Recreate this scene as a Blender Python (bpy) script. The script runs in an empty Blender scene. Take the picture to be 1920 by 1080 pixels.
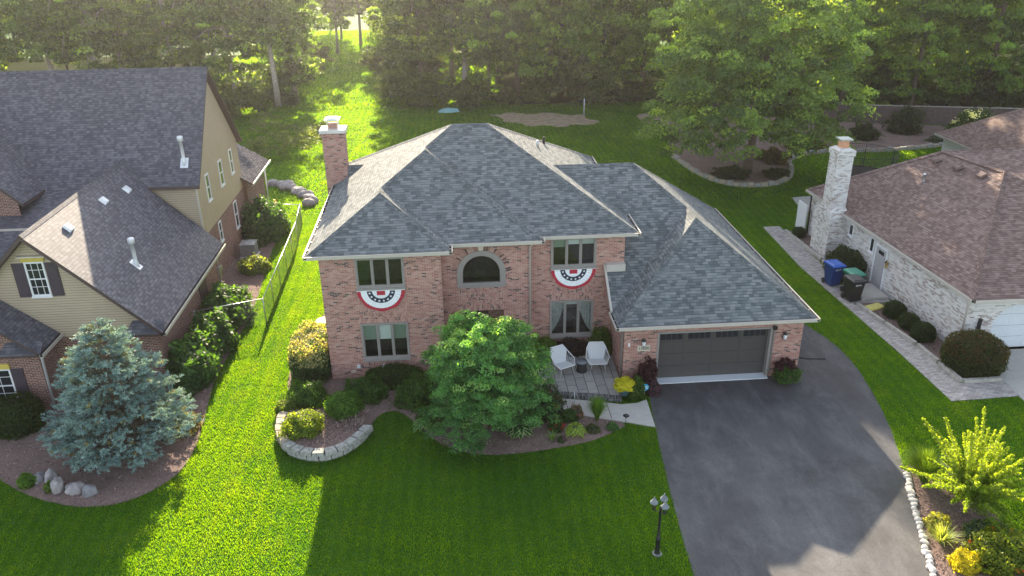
import bpy, math, random
import numpy as np
from mathutils import Vector, Matrix
random.seed(7)
rng = np.random.default_rng(7)
R = math.radians
scn = bpy.context.scene
col = scn.collection

# ---------------------------------------------------------------- camera
cam_data = bpy.data.cameras.new("camera")
cam = bpy.data.objects.new("camera", cam_data)
col.objects.link(cam)
scn.camera = cam
cam_data.sensor_width = 36.0
cam_data.lens = 1500.0 / 1920.0 * 36.0
cam_data.clip_end = 2000
TH, YA, RO = R(24.68), R(4.19), R(-0.75)
fw = Vector((math.sin(YA) * math.cos(TH), math.cos(YA) * math.cos(TH), -math.sin(TH)))
rt = Vector((math.cos(YA), -math.sin(YA), 0))
up = rt.cross(fw)
r2 = rt * math.cos(RO) + up * math.sin(RO)
u2 = -rt * math.sin(RO) + up * math.cos(RO)
mw = Matrix((r2, u2, -fw)).transposed().to_4x4()
mw.translation = Vector((5.68, -30.73, 18.18))
cam.matrix_world = mw

# ---------------------------------------------------------------- sky, sun, exposure
SUN_EL, SUN_AZ = R(22.5), R(-4.7)          # azimuth measured from +Y towards +X
world = bpy.data.worlds.new("World")
scn.world = world
world.use_nodes = True
wn = world.node_tree
sky = wn.nodes.new("ShaderNodeTexSky")
sky.sky_type = 'NISHITA'
sky.sun_disc = False
sky.sun_elevation = SUN_EL
sky.sun_rotation = SUN_AZ
sky.dust_density = 1.5
sky.air_density = 1.0
hs = wn.nodes.new("ShaderNodeHueSaturation")      # white balance: the camera neutralised most of the skylight's blue
hs.inputs['Saturation'].default_value = 0.55
wn.links.new(sky.outputs[0], hs.inputs['Color'])
wn.links.new(hs.outputs[0], wn.nodes["Background"].inputs[0])
wn.nodes["Background"].inputs[1].default_value = 0.12
sd = bpy.data.lights.new("sun", 'SUN')
sun = bpy.data.objects.new("sun", sd)
col.objects.link(sun)
sd.energy = 5.0
sd.angle = R(0.5)
sd.color = (1.0, 0.83, 0.60)
sdir = Vector((math.sin(SUN_AZ) * math.cos(SUN_EL), math.cos(SUN_AZ) * math.cos(SUN_EL), math.sin(SUN_EL)))
sun.rotation_euler = sdir.to_track_quat('Z', 'Y').to_euler()
scn.view_settings.view_transform = 'Standard'
scn.view_settings.look = 'None'
scn.view_settings.gamma = 1.0
scn.view_settings.exposure = 1.97
scn.render.engine = 'CYCLES'
scn.cycles.max_bounces = 8
scn.cycles.transparent_max_bounces = 12

# ================================================================ materials
MATS = {}
def newmat(name):
    m = bpy.data.materials.new(name)
    m.use_nodes = True
    return m, m.node_tree, m.node_tree.nodes["Principled BSDF"]

def N(nt, typ, **kw):
    n = nt.nodes.new(typ)
    for k, v in kw.items():
        setattr(n, k, v)
    return n

def mathn(nt, op, a, b=None, c=None):
    n = nt.nodes.new("ShaderNodeMath")
    n.operation = op
    for i, v in enumerate((a, b, c)):
        if v is None: continue
        if isinstance(v, (int, float)): n.inputs[i].default_value = v
        else: nt.links.new(v, n.inputs[i])
    return n.outputs[0]

def ramp(nt, fac, stops, interp='LINEAR'):
    n = nt.nodes.new("ShaderNodeValToRGB")
    n.color_ramp.interpolation = interp
    el = n.color_ramp.elements
    while len(el) < len(stops): el.new(0.5)
    for e, (p, c) in zip(el, stops):
        e.position = p
        e.color = (c[0], c[1], c[2], 1)
    nt.links.new(fac, n.inputs[0])
    return n.outputs[0]

def noise(nt, vec, scale, detail=4, rough=0.55, dim='3D'):
    n = nt.nodes.new("ShaderNodeTexNoise")
    n.noise_dimensions = dim
    n.inputs['Scale'].default_value = scale
    n.inputs['Detail'].default_value = detail
    n.inputs['Roughness'].default_value = rough
    if vec is not None: nt.links.new(vec, n.inputs['Vector'])
    return n.outputs['Fac']

def mixc(nt, fac, a, b, mode='MIX'):
    n = nt.nodes.new("ShaderNodeMix")
    n.data_type = 'RGBA'
    n.blend_type = mode
    for inp, v in ((n.inputs[0], fac), (n.inputs[6], a), (n.inputs[7], b)):
        if isinstance(v, (int, float)): inp.default_value = v
        elif isinstance(v, tuple): inp.default_value = (v[0], v[1], v[2], 1)
        else: nt.links.new(v, inp)
    return n.outputs[2]

def bump(nt, bsdf, h, strength=0.3, dist=0.02):
    b = nt.nodes.new("ShaderNodeBump")
    b.inputs['Strength'].default_value = strength
    b.inputs['Distance'].default_value = dist
    nt.links.new(h, b.inputs['Height'])
    nt.links.new(b.outputs[0], bsdf.inputs['Normal'])

def geo_pos(nt):
    return nt.nodes.new("ShaderNodeNewGeometry").outputs['Position']

def plain(name, c, rough=0.6, metal=0.0, var=0.12, scale=6.0, spec=None, em=None):
    m, nt, b = newmat(name)
    f = noise(nt, geo_pos(nt), scale, 5)
    k0, k1 = 1 - var, 1 + var
    c1 = tuple(min(1, x * k0) for x in c); c2 = tuple(min(1, x * k1) for x in c)
    nt.links.new(ramp(nt, f, [(0.3, c1), (0.7, c2)]), b.inputs['Base Color'])
    b.inputs['Roughness'].default_value = rough
    b.inputs['Metallic'].default_value = metal
    if spec is not None: b.inputs['Specular IOR Level'].default_value = spec
    MATS[name] = m
    return m

def tile(nt, w, h, mort, shift=0.5, randshift=False, swap=False, basket=None):
    """returns (id value, id2 value, mortar mask, fract v, row) from metric UVs"""
    uv = nt.nodes.new("ShaderNodeUVMap").outputs[0]
    s = nt.nodes.new("ShaderNodeSeparateXYZ")
    nt.links.new(uv, s.inputs[0])
    u, v = s.outputs[0], s.outputs[1]
    if basket:
        cu = mathn(nt, 'FLOOR', mathn(nt, 'DIVIDE', u, basket))
        cv = mathn(nt, 'FLOOR', mathn(nt, 'DIVIDE', v, basket))
        sel = mathn(nt, 'MODULO', mathn(nt, 'ABSOLUTE', mathn(nt, 'ADD', cu, cv)), 2.0)
        inv = mathn(nt, 'SUBTRACT', 1.0, sel)
        uu = mathn(nt, 'ADD', mathn(nt, 'MULTIPLY', u, inv), mathn(nt, 'MULTIPLY', v, sel))
        vv = mathn(nt, 'ADD', mathn(nt, 'MULTIPLY', v, inv), mathn(nt, 'MULTIPLY', u, sel))
        u, v = uu, vv
    if swap: u, v = v, u
    vh = mathn(nt, 'DIVIDE', v, h)
    row = mathn(nt, 'FLOOR', vh)
    fv = mathn(nt, 'FRACT', vh)
    if randshift:
        wr = nt.nodes.new("ShaderNodeTexWhiteNoise"); wr.noise_dimensions = '1D'
        nt.links.new(row, wr.inputs['W'])
        off = mathn(nt, 'MULTIPLY', wr.outputs[0], 7.3)
    else:
        off = mathn(nt, 'MULTIPLY', row, shift)
    uw = mathn(nt, 'ADD', mathn(nt, 'DIVIDE', u, w), off)
    c = mathn(nt, 'FLOOR', uw)
    fu = mathn(nt, 'FRACT', uw)
    cb = nt.nodes.new("ShaderNodeCombineXYZ")
    nt.links.new(c, cb.inputs[0]); nt.links.new(row, cb.inputs[1])
    wnz = nt.nodes.new("ShaderNodeTexWhiteNoise"); wnz.noise_dimensions = '3D'
    nt.links.new(cb.outputs[0], wnz.inputs[0])
    sc = nt.nodes.new("ShaderNodeSeparateColor")
    nt.links.new(wnz.outputs['Color'], sc.inputs[0])
    du = mathn(nt, 'MULTIPLY', mathn(nt, 'MINIMUM', fu, mathn(nt, 'SUBTRACT', 1.0, fu)), w)
    dv = mathn(nt, 'MULTIPLY', mathn(nt, 'MINIMUM', fv, mathn(nt, 'SUBTRACT', 1.0, fv)), h)
    mm = mathn(nt, 'LESS_THAN', mathn(nt, 'MINIMUM', du, dv), mort / 2)
    return sc.outputs[0], sc.outputs[1], mm, fv, cb.outputs[0], du

def brick(name, stops, mortar, w=0.203, h=0.068, swap=False, basket=None, dark=None, wash=None):
    m, nt, b = newmat(name)
    idv, id2, mm, fv, cell, du = tile(nt, w, h, 0.011, swap=swap, basket=basket)
    c = ramp(nt, idv, stops)
    if dark:   # scattered groups of dark bricks
        cl = noise(nt, cell, 0.21, 2, 0.6)
        f = mathn(nt, 'GREATER_THAN', mathn(nt, 'ADD', id2, mathn(nt, 'MULTIPLY', mathn(nt, 'SUBTRACT', cl, 0.5), 0.9)), dark[0])
        c = mixc(nt, f, c, dark[1])
    pos = geo_pos(nt)
    if wash:
        wf = noise(nt, pos, 1.3, 5, 0.65)
        wf2 = ramp(nt, wf, [(0.42, (0, 0, 0)), (0.72, (0.8, 0.8, 0.8))])
        c = mixc(nt, wf2, c, wash)
    g = noise(nt, pos, 1.1, 5, 0.6)
    c = mixc(nt, 0.5, c, ramp(nt, g, [(0.25, (0.72, 0.70, 0.70)), (0.75, (1.0, 1.0, 1.0))]), 'MULTIPLY')
    c = mixc(nt, mm, c, mortar)
    nt.links.new(c, b.inputs['Base Color'])
    b.inputs['Roughness'].default_value = 0.85
    b.inputs['Specular IOR Level'].default_value = 0.25
    bump(nt, b, mathn(nt, 'SUBTRACT', 1.0, mm), 0.6, 0.008)
    MATS[name] = m

PINK = [(0, (0.33, 0.135, 0.11)), (0.35, (0.41, 0.19, 0.152)), (0.7, (0.46, 0.24, 0.195)), (1, (0.50, 0.305, 0.25))]
brick('brick_pink', PINK, (0.50, 0.42, 0.37), dark=(0.92, (0.12, 0.075, 0.07)))
brick('brick_basket', PINK, (0.50, 0.42, 0.37), basket=0.2, dark=(0.90, (0.14, 0.085, 0.08)))
brick('brick_soldier', PINK, (0.50, 0.42, 0.37), swap=True, dark=(0.88, (0.14, 0.085, 0.08)))
brick('brick_red', [(0, (0.15, 0.065, 0.05)), (0.5, (0.20, 0.09, 0.07)), (1, (0.26, 0.13, 0.10))], (0.52, 0.46, 0.42), w=0.215, h=0.078)
brick('brick_white', [(0, (0.30, 0.24, 0.21)), (0.12, (0.42, 0.35, 0.31)), (0.3, (0.62, 0.59, 0.56)), (1, (0.78, 0.77, 0.75))], (0.62, 0.60, 0.57),
      w=0.24, h=0.075, dark=(0.86, (0.33, 0.27, 0.245)), wash=(0.72, 0.71, 0.70))

def shingle(name, stops, h=0.14, w=0.22, rough=0.8, line=0.17, spec=0.10):
    m, nt, b = newmat(name)
    idv, id2, mm, fv, cell, du = tile(nt, w, h, 0.004, randshift=True)
    cl = noise(nt, cell, 0.35, 2, 0.6)
    f = mathn(nt, 'ADD', mathn(nt, 'MULTIPLY', idv, 0.80), mathn(nt, 'MULTIPLY', cl, 0.22))
    c = ramp(nt, f, stops)
    pos = geo_pos(nt)
    big = noise(nt, pos, 0.45, 4, 0.6)
    c = mixc(nt, 0.75, c, ramp(nt, big, [(0.3, (0.80, 0.80, 0.82)), (0.7, (1.0, 1.0, 1.0))]), 'MULTIPLY')
    smp = N(nt, "ShaderNodeMapping"); smp.inputs['Scale'].default_value = (1.6, 0.22, 0.22)
    nt.links.new(pos, smp.inputs[0])
    c = mixc(nt, 0.6, c, ramp(nt, noise(nt, smp.outputs[0], 1.5, 5, 0.65), [(0.3, (0.82, 0.83, 0.84)), (0.7, (1.08, 1.07, 1.05))]), 'MULTIPLY')
    gr = noise(nt, pos, 60, 3, 0.7)
    c = mixc(nt, 0.5, c, ramp(nt, gr, [(0.3, (0.75, 0.75, 0.75)), (0.7, (1, 1, 1))]), 'MULTIPLY')
    ln = mathn(nt, 'LESS_THAN', fv, line)
    # shadow under each course painted as a dark line, stronger at thicker tabs
    th = mathn(nt, 'GREATER_THAN', id2, 0.35)
    lt = mathn(nt, 'MULTIPLY', ln, mathn(nt, 'ADD', mathn(nt, 'MULTIPLY', th, 0.45), 0.25))
    c = mixc(nt, lt, c, (stops[0][1][0] * 0.35, stops[0][1][1] * 0.35, stops[0][1][2] * 0.38))
    nt.links.new(c, b.inputs['Base Color'])
    b.inputs['Roughness'].default_value = rough
    b.inputs['Specular IOR Level'].default_value = spec
    hgt = mathn(nt, 'ADD', mathn(nt, 'SUBTRACT', 1.0, fv), mathn(nt, 'MULTIPLY', th, 0.4))
    bump(nt, b, hgt, 0.45, 0.012)
    MATS[name] = m

shingle('shingle_slate', [(0, (0.085, 0.10, 0.107)), (0.35, (0.142, 0.162, 0.168)), (0.6, (0.188, 0.206, 0.212)), (1, (0.255, 0.268, 0.27))])
shingle('shingle_charcoal', [(0, (0.06, 0.062, 0.082)), (0.4, (0.095, 0.096, 0.118)), (0.7, (0.13, 0.13, 0.152)), (1, (0.175, 0.172, 0.195))], w=0.17, rough=.68, spec=.35)
shingle('shingle_brown', [(0, (0.145, 0.095, 0.085)), (0.4, (0.20, 0.14, 0.125)), (0.7, (0.25, 0.18, 0.16)), (1, (0.31, 0.235, 0.21))])

shingle('shingle_shaded', [(0, (0.06, 0.062, 0.072)), (0.4, (0.095, 0.096, 0.108)), (0.7, (0.13, 0.13, 0.142)), (1, (0.175, 0.172, 0.185))], w=0.17, rough=.95, spec=0.0)  # charcoal without sheen: tree shade on the rear wing built into the material
def siding(name, c, h=0.115):
    m, nt, b = newmat(name)
    idv, id2, mm, fv, cell, du = tile(nt, 3.6, h, 0.002, randshift=True)
    cc = mixc(nt, mathn(nt, 'LESS_THAN', fv, 0.13), c, tuple(x * 0.35 for x in c))
    f = noise(nt, geo_pos(nt), 1.5, 4)
    cc = mixc(nt, 0.6, cc, ramp(nt, f, [(0.3, (0.86, 0.86, 0.86)), (0.7, (1, 1, 1))]), 'MULTIPLY')
    nt.links.new(cc, b.inputs['Base Color'])
    b.inputs['Roughness'].default_value = 0.55
    bump(nt, b, mathn(nt, 'SUBTRACT', 1.0, fv), 0.7, 0.015)
    MATS[name] = m
siding('siding_tan', (0.48, 0.385, 0.27))

plain('gutter', (0.50, 0.46, 0.41), 0.35, var=0.05)
plain('gutter_dark', (0.02, 0.018, 0.016), 0.9, var=0.05)
plain('trim_taupe', (0.27, 0.25, 0.235), 0.5, var=0.06)
plain('trim_white', (0.75, 0.75, 0.76), 0.45, var=0.05)
plain('trim_brown', (0.075, 0.05, 0.05), 0.5, var=0.1)
plain('shutter', (0.055, 0.04, 0.055), 0.5, var=0.08)
plain('yellow', (0.62, 0.47, 0.10), 0.5, var=0.08)
plain('stone_pale', (0.58, 0.52, 0.42), 0.8, var=0.12)
plain('concrete_cap', (0.62, 0.60, 0.56), 0.8, var=0.14)
plain('metal', (0.55, 0.57, 0.60), 0.32, 0.8, var=0.1)
plain('metal_white', (0.72, 0.74, 0.76), 0.35, 0.2, var=0.08)
plain('black', (0.012, 0.012, 0.014), 0.4, var=0.2)
plain('black_rough', (0.02, 0.02, 0.022), 0.75, var=0.2)
plain('interior', (0.035, 0.035, 0.04), 0.9, var=0.3)
plain('blind', (0.62, 0.66, 0.63), 0.8, var=0.05)
plain('blind_bright', (0.80, 0.86, 0.84), 0.8, var=0.04)
plain('blind_green', (0.32, 0.40, 0.34), 0.8, var=0.05)
plain('curtain', (0.42, 0.44, 0.44), 0.9, var=0.2)
plain('garage_door', (0.062, 0.058, 0.056), 0.48, var=0.06)
plain('garage_white', (0.62, 0.66, 0.70), 0.45, var=0.04)
plain('red_cloth', (0.42, 0.02, 0.045), 0.8, var=0.12)
plain('white_cloth', (0.80, 0.82, 0.85), 0.8, var=0.04)
plain('blue_cloth', (0.015, 0.025, 0.055), 0.8, var=0.2)
plain('chair_cord', (0.60, 0.62, 0.64), 0.7, var=0.08, scale=30)
plain('chair_frame', (0.72, 0.72, 0.71), 0.45, var=0.04)
plain('pot_teal', (0.05, 0.11, 0.12), 0.35, var=0.2)
plain('pot_tan', (0.50, 0.40, 0.30), 0.7, var=0.2)
plain('pot_grey', (0.16, 0.18, 0.20), 0.5, var=0.2)
plain('terracotta', (0.58, 0.30, 0.18), 0.8, var=0.15)
plain('bin_blue', (0.010, 0.045, 0.20), 0.4, var=0.1)
plain('bin_blue_lid', (0.012, 0.085, 0.38), 0.35, var=0.1)
plain('bin_green', (0.012, 0.10, 0.055), 0.4, var=0.1)
plain('bin_green_lid', (0.03, 0.22, 0.14), 0.4, var=0.1)
plain('bin_black', (0.016, 0.016, 0.020), 0.4, var=0.15)
plain('label_white', (0.75, 0.76, 0.78), 0.5, var=0.03)
plain('sign_blue', (0.05, 0.33, 0.50), 0.4, var=0.1)
plain('trunk_bark', (0.15, 0.115, 0.085), 0.9, var=0.35, scale=9)
plain('trunk_pale', (0.38, 0.33, 0.28), 0.9, var=0.3, scale=6)
plain('boulder', (0.29, 0.265, 0.265), 0.85, var=0.3, scale=5)
plain('boulder_grey', (0.20, 0.195, 0.205), 0.85, var=0.3, scale=5)
plain('cobble', (0.50, 0.47, 0.44), 0.8, var=0.28, scale=7)
plain('block_stone', (0.30, 0.30, 0.275), 0.9, var=0.35, scale=9)
plain('block_tan', (0.36, 0.31, 0.25), 0.9, var=0.35, scale=9)
plain('timber', (0.36, 0.34, 0.30), 0.85, var=0.25, scale=5)
plain('fence_wood', (0.09, 0.065, 0.06), 0.85, var=0.3, scale=4)
plain('tarp', (0.20, 0.42, 0.42), 0.5, var=0.2)
plain('green_box', (0.16, 0.26, 0.25), 0.5, var=0.1)
plain('door_grey', (0.40, 0.39, 0.40), 0.5, var=0.05)
plain('brass', (0.75, 0.52, 0.20), 0.3, 0.7, var=0.1)
plain('yellow_mat', (0.62, 0.55, 0.16), 0.6, var=0.1)
plain('wood_foundation', (0.42, 0.42, 0.42), 0.85, var=0.15)
plain('trampoline_mat', (0.014, 0.014, 0.017), 0.8, var=0.3)
plain('trampoline_net', (0.05, 0.052, 0.055), 0.8, var=0.2)
plain('mulch_chip', (0.20, 0.115, 0.10), 0.95, var=0.5, scale=25)
plain('fence_green', (0.15, 0.17, 0.17), 0.5, 0.2, var=0.1)

def glass_mat(name, tint=(0.86, 0.9, 0.88), base=0.07):
    m, nt, b = newmat(name)
    out = nt.nodes["Material Output"]
    tr = N(nt, "ShaderNodeBsdfTransparent"); tr.inputs[0].default_value = (*tint, 1)
    gl = N(nt, "ShaderNodeBsdfGlossy"); gl.inputs['Roughness'].default_value = 0.015
    fr = N(nt, "ShaderNodeFresnel"); fr.inputs[0].default_value = 1.5
    f = mathn(nt, 'ADD', mathn(nt, 'MULTIPLY', fr.outputs[0], 1.7), base)
    f = mathn(nt, 'MINIMUM', f, 0.9)
    mx = N(nt, "ShaderNodeMixShader")
    nt.links.new(f, mx.inputs[0]); nt.links.new(tr.outputs[0], mx.inputs[1]); nt.links.new(gl.outputs[0], mx.inputs[2])
    nt.links.new(mx.outputs[0], out.inputs[0])
    MATS[name] = m
glass_mat('glass')
glass_mat('lamp_glass', (0.95, 0.95, 0.95), 0.25)
def darkglass():
    m, nt, b = newmat('dark_glass')
    b.inputs['Base Color'].default_value = (0.018, 0.022, 0.028, 1)
    b.inputs['Roughness'].default_value = 0.05
    MATS['dark_glass'] = m
darkglass()

def foliage(name, trans=0.45, tcol=(2.2, 2.0, 0.5), spec=0.3):
    m, nt, b = newmat(name)
    out = nt.nodes["Material Output"]
    at = N(nt, "ShaderNodeAttribute"); at.attribute_name = 'col'
    oi = N(nt, "ShaderNodeObjectInfo")
    c = mixc(nt, 0.5, at.outputs['Color'], ramp(nt, oi.outputs['Random'], [(0, (0.78, 0.84, 0.72)), (0.5, (1, 1, 1)), (1, (1.0, 0.92, 0.75))]), 'MULTIPLY')
    nt.links.new(c, b.inputs['Base Color'])
    b.inputs['Roughness'].default_value = 0.5
    b.inputs['Specular IOR Level'].default_value = spec
    tl = N(nt, "ShaderNodeBsdfTranslucent")
    nt.links.new(mixc(nt, 1.0, c, tcol, 'MULTIPLY'), tl.inputs[0])
    mx = N(nt, "ShaderNodeMixShader"); mx.inputs[0].default_value = trans
    nt.links.new(b.outputs[0], mx.inputs[1]); nt.links.new(tl.outputs[0], mx.inputs[2])
    nt.links.new(mx.outputs[0], out.inputs[0])
    MATS[name] = m
foliage('leaf', 0.58)
foliage('needle', 0.12)
foliage('grass', 0.75, (12.5, 3.85, 0.25), 0.06)
foliage('petal', 0.35)

def ground_mats():
    # lawn soil under the blades
    m, nt, b = newmat('lawn')
    p = geo_pos(nt)
    f1 = noise(nt, p, 0.35, 5, 0.6); f2 = noise(nt, p, 9, 5, 0.7)
    c = ramp(nt, f1, [(0.3, (0.040, 0.11, 0.012)), (0.7, (0.060, 0.145, 0.016))])
    c = mixc(nt, 0.8, c, ramp(nt, f2, [(0.3, (0.55, 0.6, 0.5)), (0.7, (1, 1, 1))]), 'MULTIPLY')
    nt.links.new(c, b.inputs['Base Color']); b.inputs['Roughness'].default_value = 0.9
    b.inputs['Specular IOR Level'].default_value = 0.1
    bump(nt, b, f2, 0.8, 0.05); MATS['lawn'] = m
    # asphalt
    m, nt, b = newmat('asphalt')
    p = geo_pos(nt)
    f1 = noise(nt, p, 0.33, 6, 0.62); f2 = noise(nt, p, 90, 3, 0.8); f3 = noise(nt, p, 2.2, 5, 0.7)
    mp = N(nt, "ShaderNodeMapping"); mp.inputs['Scale'].default_value = (2.2, 0.25, 1)
    nt.links.new(p, mp.inputs[0])
    f4 = noise(nt, mp.outputs[0], 1.0, 4, 0.6)
    s = nt.nodes.new("ShaderNodeSeparateXYZ"); nt.links.new(p, s.inputs[0])
    c = ramp(nt, f1, [(0.30, (0.050, 0.050, 0.053)), (0.48, (0.076, 0.076, 0.080)), (0.62, (0.102, 0.102, 0.107)), (0.75, (0.135, 0.135, 0.14))])
    # the older paving away from the garage has bleached paler
    wear = N(nt, "ShaderNodeMapRange"); wear.inputs[1].default_value = -2.5; wear.inputs[2].default_value = -6.5
    nt.links.new(mathn(nt, 'ADD', s.outputs[1], mathn(nt, 'MULTIPLY', f3, 2.0)), wear.inputs[0])
    c = mixc(nt, mathn(nt, 'MULTIPLY', mathn(nt, 'SUBTRACT', 1.0, wear.outputs[0]), 0.45), c, (0.035, 0.035, 0.037))
    c = mixc(nt, 0.6, c, ramp(nt, f3, [(0.25, (0.72, 0.72, 0.73)), (0.75, (1.12, 1.12, 1.12))]), 'MULTIPLY')
    c = mixc(nt, 0.5, c, ramp(nt, f4, [(0.3, (0.7, 0.7, 0.7)), (0.7, (1.1, 1.1, 1.1))]), 'MULTIPLY')
    c = mixc(nt, 0.7, c, ramp(nt, f2, [(0.3, (0.55, 0.55, 0.55)), (0.7, (1.25, 1.25, 1.25))]), 'MULTIPLY')
    # pale scuffs and tyre wear running along the drive, and coarse aggregate
    mp2 = N(nt, "ShaderNodeMapping"); mp2.inputs['Scale'].default_value = (0.9, 0.38, 1); mp2.inputs['Rotation'].default_value = (0, 0, 0.12)
    nt.links.new(p, mp2.inputs[0])
    sc1 = noise(nt, mp2.outputs[0], 1.1, 8, 0.72)
    sc1.node.inputs['Distortion'].default_value = 0.35
    c = mixc(nt, ramp(nt, sc1, [(0.47, (0, 0, 0)), (0.72, (0.30, 0.30, 0.30))]), c, (0.23, 0.23, 0.24))
    ag = noise(nt, p, 26, 4, 0.85)
    c = mixc(nt, 0.85, c, ramp(nt, ag, [(0.3, (0.62, 0.62, 0.62)), (0.7, (1.3, 1.3, 1.3))]), 'MULTIPLY')
    # a fine crack network
    vo = N(nt, "ShaderNodeTexVoronoi"); vo.feature = 'DISTANCE_TO_EDGE'; vo.inputs['Scale'].default_value = 0.16
    wv = N(nt, "ShaderNodeVectorMath"); wv.operation = 'ADD'
    nz = N(nt, "ShaderNodeTexNoise"); nz.inputs['Scale'].default_value = 0.9; nz.inputs['Detail'].default_value = 6
    nt.links.new(p, nz.inputs['Vector']); nt.links.new(p, wv.inputs[0]); nt.links.new(nz.outputs['Color'], wv.inputs[1])
    nt.links.new(wv.outputs[0], vo.inputs['Vector'])
    c = mixc(nt, mathn(nt, 'MULTIPLY', mathn(nt, 'LESS_THAN', vo.outputs[0], 0.0018), 0.3), c, (0.02, 0.02, 0.02))
    nt.links.new(c, b.inputs['Base Color']); b.inputs['Roughness'].default_value = 0.8
    bump(nt, b, f2, 0.5, 0.006); MATS['asphalt'] = m
    # mulch
    m, nt, b = newmat('mulch')
    p = geo_pos(nt)
    f1 = noise(nt, p, 0.9, 4, 0.6); f2 = noise(nt, p, 22, 5, 0.8)
    c = ramp(nt, f2, [(0.3, (0.10, 0.068, 0.062)), (0.55, (0.23, 0.16, 0.145)), (0.75, (0.40, 0.31, 0.28))])
    c = mixc(nt, 0.7, c, ramp(nt, f1, [(0.3, (0.65, 0.62, 0.6)), (0.7, (1.1, 1.05, 1.0))]), 'MULTIPLY')
    nt.links.new(c, b.inputs['Base Color']); b.inputs['Roughness'].default_value = 0.95
    bump(nt, b, f2, 1.0, 0.04); MATS['mulch'] = m
    m, nt, b = newmat('leaf_litter')
    p = geo_pos(nt)
    f2 = noise(nt, p, 2.5, 6, 0.75)
    nt.links.new(ramp(nt, f2, [(0.3, (0.018, 0.025, 0.012)), (0.55, (0.035, 0.042, 0.02)), (0.75, (0.045, 0.075, 0.022))]), b.inputs['Base Color'])
    b.inputs['Roughness'].default_value = 1.0; b.inputs['Specular IOR Level'].default_value = 0.0; MATS['leaf_litter'] = m
    # dry soil
    m, nt, b = newmat('soil')
    p = geo_pos(nt)
    f2 = noise(nt, p, 1.6, 6, 0.7)
    nt.links.new(ramp(nt, f2, [(0.35, (0.13, 0.12, 0.06)), (0.5, (0.26, 0.19, 0.13)), (0.7, (0.36, 0.28, 0.2))]), b.inputs['Base Color'])
    b.inputs['Roughness'].default_value = 0.95; MATS['soil'] = m
    # concrete walk
    m, nt, b = newmat('concrete')
    p = geo_pos(nt)
    f2 = noise(nt, p, 3, 6, 0.7); f3 = noise(nt, p, 80, 2, 0.7)
    c = ramp(nt, f2, [(0.3, (0.36, 0.345, 0.315)), (0.7, (0.45, 0.43, 0.395))])
    c = mixc(nt, 0.5, c, ramp(nt, f3, [(0.3, (0.85, 0.85, 0.85)), (0.7, (1.05, 1.05, 1.05))]), 'MULTIPLY')
    nt.links.new(c, b.inputs['Base Color']); b.inputs['Roughness'].default_value = 0.85
    MATS['concrete'] = m
    # patio slabs, laid in staggered columns
    m, nt, b = newmat('patio_slab')
    idv, id2, mm, fv, cell, du = tile(nt, 0.95, 0.42, 0.028, shift=0.37, swap=True)
    c = ramp(nt, idv, [(0, (0.29, 0.285, 0.27)), (1, (0.38, 0.37, 0.345))])
    c = mixc(nt, 0.7, c, ramp(nt, noise(nt, geo_pos(nt), 5, 6, 0.7), [(0.3, (0.75, 0.75, 0.75)), (0.7, (1.1, 1.1, 1.1))]), 'MULTIPLY')
    c = mixc(nt, mm, c, (0.06, 0.055, 0.05))
    nt.links.new(c, b.inputs['Base Color']); b.inputs['Roughness'].default_value = 0.8; MATS['patio_slab'] = m
    # brick paver walk
    m, nt, b = newmat('paver')
    idv, id2, mm, fv, cell, du = tile(nt, 0.22, 0.11, 0.012)
    c = ramp(nt, idv, [(0, (0.27, 0.245, 0.235)), (0.5, (0.37, 0.34, 0.32)), (1, (0.46, 0.43, 0.41))])
    c = mixc(nt, 0.7, c, ramp(nt, noise(nt, geo_pos(nt), 2, 5, 0.7), [(0.3, (0.7, 0.7, 0.7)), (0.7, (1.1, 1.1, 1.1))]), 'MULTIPLY')
    c = mixc(nt, mm, c, (0.12, 0.11, 0.09))
    nt.links.new(c, b.inputs['Base Color']); b.inputs['Roughness'].default_value = 0.85; MATS['paver'] = m
    # patio edge band of soldier blocks
    m, nt, b = newmat('edge_band')
    idv, id2, mm, fv, cell, du = tile(nt, 0.24, 0.5, 0.03, shift=0.0)
    c = ramp(nt, idv, [(0, (0.085, 0.085, 0.09)), (1, (0.15, 0.15, 0.155))])
    c = mixc(nt, mm, c, (0.02, 0.02, 0.02))
    nt.links.new(c, b.inputs['Base Color']); b.inputs['Roughness'].default_value = 0.8; MATS['edge_band'] = m
ground_mats()

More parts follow.
